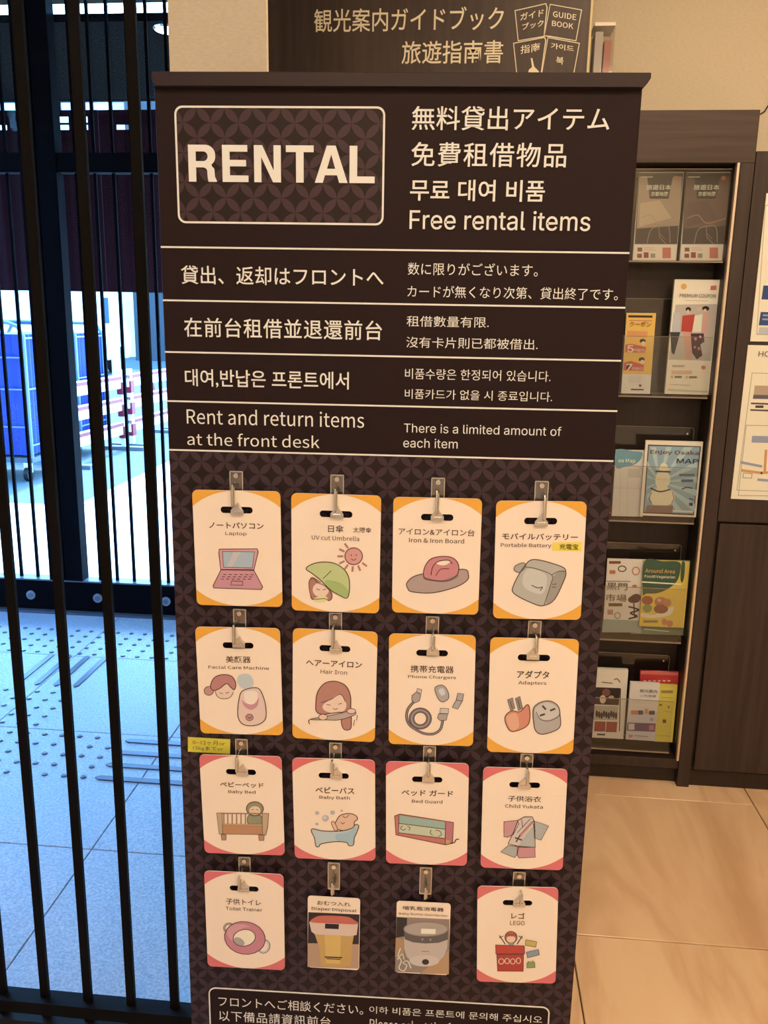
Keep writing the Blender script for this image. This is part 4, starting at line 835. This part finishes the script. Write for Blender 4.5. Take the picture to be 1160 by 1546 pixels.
it(o, pl, 'R4', 'Around Area', 392, 240, 576, 272, 'd89a4a', .02); it(o, pl, 'R4', 'Food&Vegetarian', 388, 280, 578, 308, 'f0e4d0', .02)
o, pl = item('R4', ((330,184),(670,196),(640,660),(300,650)), YI+.012, .006, '6a8468', 'green guide tucked behind the yellow food guide on the fourth shelf', 'guide', 'guide_booklet', 'leaflets in the rack', [('l','d8d0b8',5,[(385,620),(540,636)])])
# shelf 5
o, pl = item('R5', ((100,190),(350,200),(310,600),(78,592)), YI, .014, 'e8d2b6', 'cream newsletter with dark photographs at the left of the bottom shelf', 'booklet', 'guide_booklet', 'leaflets in the rack',
 [('p','3c2c28',[(120,298),(298,305),(288,405),(112,398)]), ('e','8a5040',215,330,24,22), ('e','d8b090',195,370,18,25), ('e','a89080',245,358,16,10), ('p','b0a08c',[(110,405),(286,410),(280,492),(104,488)])] + [('e','3a3030',160+i*14,455+5*(i % 3),7,20) for i in range(9)] + [('p','a03c34',[(148,498),(212,500),(208,558),(144,556)]), ('p','a03c34',[(217,500),(280,502),(275,562),(212,560)]), ('l','4a4040',4,[(190,270),(250,276)]), ('L','a04050',4,[(262,255),(280,250),(295,270)]), ('l','4a3a34',9,[(165,574),(205,576)]), ('l','4a4040',5,[(298,308),(292,555)])])
o, pl = item('R5', ((418,205),(637,215),(620,500),(395,495)), YI+.012, .010, 'cc2c2c', 'red booklet standing behind the pale timetable on the bottom shelf', 'booklet', 'guide_booklet', 'leaflets in the rack', [('p','e0504a',[(418,205),(520,203),(637,215),(632,232),(415,222)])]+[('l','f0b8a0',7,[(435+i*28,262),(447+i*28,263)]) for i in range(6)])
o, pl = item('R5', ((522,285),(632,290),(602,622),(498,616)), YI-.002, .010, 'e0c43c', 'yellow booklet at the right end of the bottom shelf', 'booklet', 'guide_booklet', 'leaflets in the rack',
 [('r','9a7a28',535,318,605,335), ('l','a88a30',3,[(538,360),(600,362)]), ('r','7a5a30',525,398,540,408), ('r','7a5a30',575,410,585,422), ('r','6a4a30',545,488,565,508), ('l','b89a30',3,[(550,440),(595,445)]), ('l','b89a30',3,[(515,580),(590,585)])])
o, pl = item('R5', ((362,270),(528,280),(500,612),(325,606)), YI-.016, .010, 'dccabc', 'pale timetable booklet with purple band at the middle of the bottom shelf', 'booklet', 'guide_booklet', 'leaflets in the rack',
 [('p','c0b4b4',[(350,440),(512,445),(500,610),(328,604)]), ('p','6a4a68',[(340,505),(504,512),(500,560),(335,553)]), ('r','c8b8b0',345,512,380,548), ('r','c0606c',465,520,495,550), ('r','cc7058',360,435,400,460), ('r','5a5058',402,435,430,460), ('r','d08850',440,425,460,455), ('r','5a5058',465,437,498,460), ('p','cc5a48',[(345,575),(375,580),(350,600)]), ('l','8a7a7a',6,[(385,582),(458,588)]), ('r','a08a88',470,478,490,495)])
it(o, pl, 'R5', '観光案内', 412, 310, 512, 334, '6a6068', .01); it(o, pl, 'R5', 'ご利用便', 414, 340, 505, 360, '6a6068', .0)
# acrylic holders: back, base, front pane, ledge
def holder(zb, zt, xr_, label, front=None, xl_=.33):
    t = tag(empty('brochure_holder', ((xl_+xr_)/2, YR+.06, zb)), label, 'holder', 'clear acrylic holders in the rack'); w = (xr_-xl_)/2; h = zt-zb; hf = front or h*.7
    b = MB(); b.prism([rrect(-w, 0, w, h, .008, 3)], .043, .046, ACRYL); b.build('back_pane', t)
    b = MB(); b.box((-w, -.05, -.003), (w, .046, 0), ACRYL); b.build('base', t)
    b = MB(); b.box((-w, -.0525, -.004), (w, -.0495, 0), ACRYE); b.build('base_edge', t)
    b = MB(); b.box((-w, -.052, 0), (w, -.050, hf), ACRYL); b.build('front_pane', t)
    b = MB(); b.box((-w, -.0525, hf), (w, -.0495, hf+.0012), ACRYE); b.build('front_edge', t)
    b = MB(); o_ = rrect(-w, 0, w, h, .008, 3); i_ = rrect(-w+.0012, .0012, w-.0012, h-.0012, .007, 3); b.prism([o_, i_], .0405, .043, ACRYE); b.build('back_edge', t)
    b = MB(); b.tube([(w-.018, .043, h-.018), (w-.018, .040, h-.018)], .003, STEEL, 10); b.build('screw', t)
zz = lambda crop, x, y: at(*cp_(crop, (x, y)), YR+.055).z-.002
holder(zz('R1', 700, 1092), zz('R1', 700, 468), .655, 'clear acrylic holder on the top shelf holding two dark map leaflets', zz('R1', 700, 485)-zz('R1', 700, 1092))
holder(zz('R2', 600, 948), zz('R2', 600, 240), .650, 'clear acrylic holder on the second shelf with coupon leaflets', zz('R2', 600, 520)-zz('R2', 600, 948))
holder(zz('R3', 500, 722), zz('R3', 500, 118), .648, 'clear acrylic holder on the third shelf with folded city maps', zz('R3', 500, 360)-zz('R3', 500, 722))
holder(zz('R4', 400, 655), zz('R4', 400, 105), .645, 'clear acrylic holder on the fourth shelf with food guides', zz('R4', 500, 330)-zz('R4', 500, 655))
holder(zz('R5', 400, 622), zz('R5', 400, 135), .642, 'clear acrylic holder on the bottom shelf with booklets', zz('R5', 400, 333)-zz('R5', 400, 622))
# notices on the cabinet
PAPER = 'f4dcc4'
def wall_paper(px, label, shapes, texts):
    o, pl = item('F', px, YR-.0025, .0018, PAPER, label, 'notice', 'paper_notice', 'paper notices on the cabinet', shapes)
    for s, x0, y0, x1, y1, c in texts: it(o, pl, 'F', s, x0, y0, x1, y1, c, .01, -.001)
wall_paper(((1159,292),(1345,292),(1318,520),(1132,514)), 'upper white notice with dark blue blocks at the right edge',
 [('o','b09a88',1,[(1156,310),(1330,312),(1310,508),(1143,505)]), ('p','2e4a78',[(1153,431),(1300,433),(1298,455),(1150,452)]), ('p','2e4a78',[(1149,471),(1300,473),(1298,494),(1146,491)]), ('p','b8b8bc',[(1147,494),(1290,497),(1288,508),(1145,504)]), ('l','8a98b0',2,[(1153,476),(1290,478)]), ('l','8a98b0',2,[(1152,482),(1290,484)])], [])
wall_paper(((1131,520),(1320,526),(1290,760),(1103,753)), 'lower white notice with a photo and an orange route map at the right edge',
 [('o','a89684',1,[(1136,563),(1300,567),(1285,745),(1113,740)]), ('p','b89474',[(1140,582),(1240,584),(1238,600),(1138,598)]), ('p','6a5a60',[(1138,596),(1238,598),(1236,604),(1137,602)]), ('l','5a4a44',2,[(1135,609),(1230,612)]), ('l','4a3a38',3,[(1142,614),(1152,614)]), ('l','5a4a44',2,[(1134,619),(1230,622)]),
  ('o','a89684',1,[(1127,642),(1290,645),(1280,750),(1115,748)]), ('p','8a92a8',[(1136,658),(1230,660),(1228,670),(1135,668)]), ('l','dc8a40',3,[(1120,710),(1150,714),(1180,712)]), ('l','dc8a40',3,[(1157,680),(1155,712)]), ('o','8a8078',1,[(1123,714),(1136,715),(1135,722),(1122,721)]), ('l','8a92a8',3,[(1120,698),(1150,704)]), ('l','8a92a8',3,[(1145,724),(1180,727)])],
 [('HOTEL', 1146, 530, 1186, 539, '5a4a4c')])

# guidebook sign standing on the rack
sg = empty('guidebook_sign', (0, YR, 0)); 
YS = YR
xs0, xs1 = X(404, 50), X(890, 60)
sg.location = ((xs0+xs1)/2, YS+.01, 1.878)
tag(sg, 'dark wood guidebook sign with cream characters standing on the rack', 'sign')
sg_w = (xs1-xs0)/2; sg_h = ZC-.12-1.878
MB().box((-sg_w, 0, 0), (sg_w, .02, sg_h), WOODV).build('sign_panel', sg, bevel=.001)
MB().box((sg_w-.0005, -.001, 0), (sg_w+.005, .021, sg_h), mat('cream_edge', seen('e0b878'), .5)).build('edge_strip', sg)
bpy.context.view_layer.update()
SP = Plane(sg.matrix_world.copy())
SGC = mat('sign_cream_ink', seen('f0cf9c'), .5)
def st_(s, x0, y0, x1, y1, bold=0, skew=0, y=-.0008): text(sg, s, SP.pt(x0, y0), SP.pt(x1, y1), SGC, bold, y, skew=skew)
st_('観光案内ガイドブック', 474.5, 13.5, 760, 45.5, .004); st_('旅遊指南書', 607, 62.3, 759, 95.5, .006)
def sgc(x, y): return SP.pt(740+x/5.273, y/5.273)
for q in ([(200,85),(445,30),(455,60),(430,290),(225,325)], [(480,35),(730,80),(685,325),(475,290),(432,285)], [(188,345),(435,298),(445,320),(405,600),(215,600)], [(462,300),(712,345),(665,600),(410,600)]):
    pts = [sgc(*p) for p in q]; o_, i_ = ring(pts, .0028)
    b = MB(); b.prism([o_, i_], -.0008, 0, SGC); b.build('book_outline', sg)
def stg(s, x0, y0, x1, y1, skew=0): a = sgc(x0, y0); c = sgc(x1, y1); text(sg, s, a, c, SGC, .012, -.0009, skew=skew)
stg('ガイド', 243, 108, 425, 162, .17); stg('ブック', 258, 188, 425, 240, .17); stg('GUIDE', 503, 88, 688, 132, -.15); stg('BOOK', 495, 163, 665, 205, -.15)
stg('指南', 245, 362, 395, 430, .13); stg('가이드', 487, 340, 668, 385, -.14); stg('북', 528, 450, 585, 510, -.1)
b = MB(); b.flat([[sgc(325,462), sgc(338,465), sgc(352,530), sgc(390,570), sgc(395,600), sgc(300,600), sgc(310,555), sgc(335,535)]], -.0009, SGC); b.build('book_drawing', sg)
# acrylic box with pink leaflets beside the sign
lx0, lx1 = X(894, 60)+.006, X(929, 60); lz0, lz1 = 1.878, Z(910, 32)
lb = tag(empty('leaflet_box', ((lx0+lx1)/2, YR+.05, lz0)), 'clear leaflet box standing on the rack right of the guidebook sign', 'holder')
w_ = (lx1-lx0)/2
for nm, q in (('front_pane', ((-w_, -.042, 0), (w_, -.040, lz1-lz0))), ('back_pane', ((-w_, .040, 0), (w_, .042, lz1-lz0))), ('side_pane', ((-w_, -.040, 0), (-w_+.002, .040, lz1-lz0))), ('side_pane', ((w_-.002, -.040, 0), (w_, .040, lz1-lz0)))):
    MB().box(*q, ACRYL).build(nm, lb)
MB().box((-w_, -.043, lz1-lz0-.008), (w_, .043, lz1-lz0), mat('acrylic_rim', seen('e8c8a0'), .3)).build('rim', lb)
for k, (xa, xb_, zt_, colr, lab) in enumerate(((-w_+.004, -.002, .185, 'c8b0a0', 'pale leaflet on edge in the box beside the guidebook sign'), (.002, w_-.006, .165, 'c4685a', 'salmon red leaflet on edge in the box beside the guidebook sign'))):
    o = MB().box((xa, -.036, .001), (xb_, .036, zt_), ink(colr)).build('leaflet'); o.location = lb.location; tag(o, lab, 'leaflet')
# thin cable on the wall
pts = [at(1143, 173, YW-.004), at(1149, 172, YW-.004), at(1155, 168, YW-.004), at(1160, 160, YW-.004), at(1175, 140, YW-.004)]
tag(MB().tube(pts, .0016, BLACK, 6).build('cable', None, True), 'thin dark cable running up the beige wall from the rack', 'cable')

flush_text()
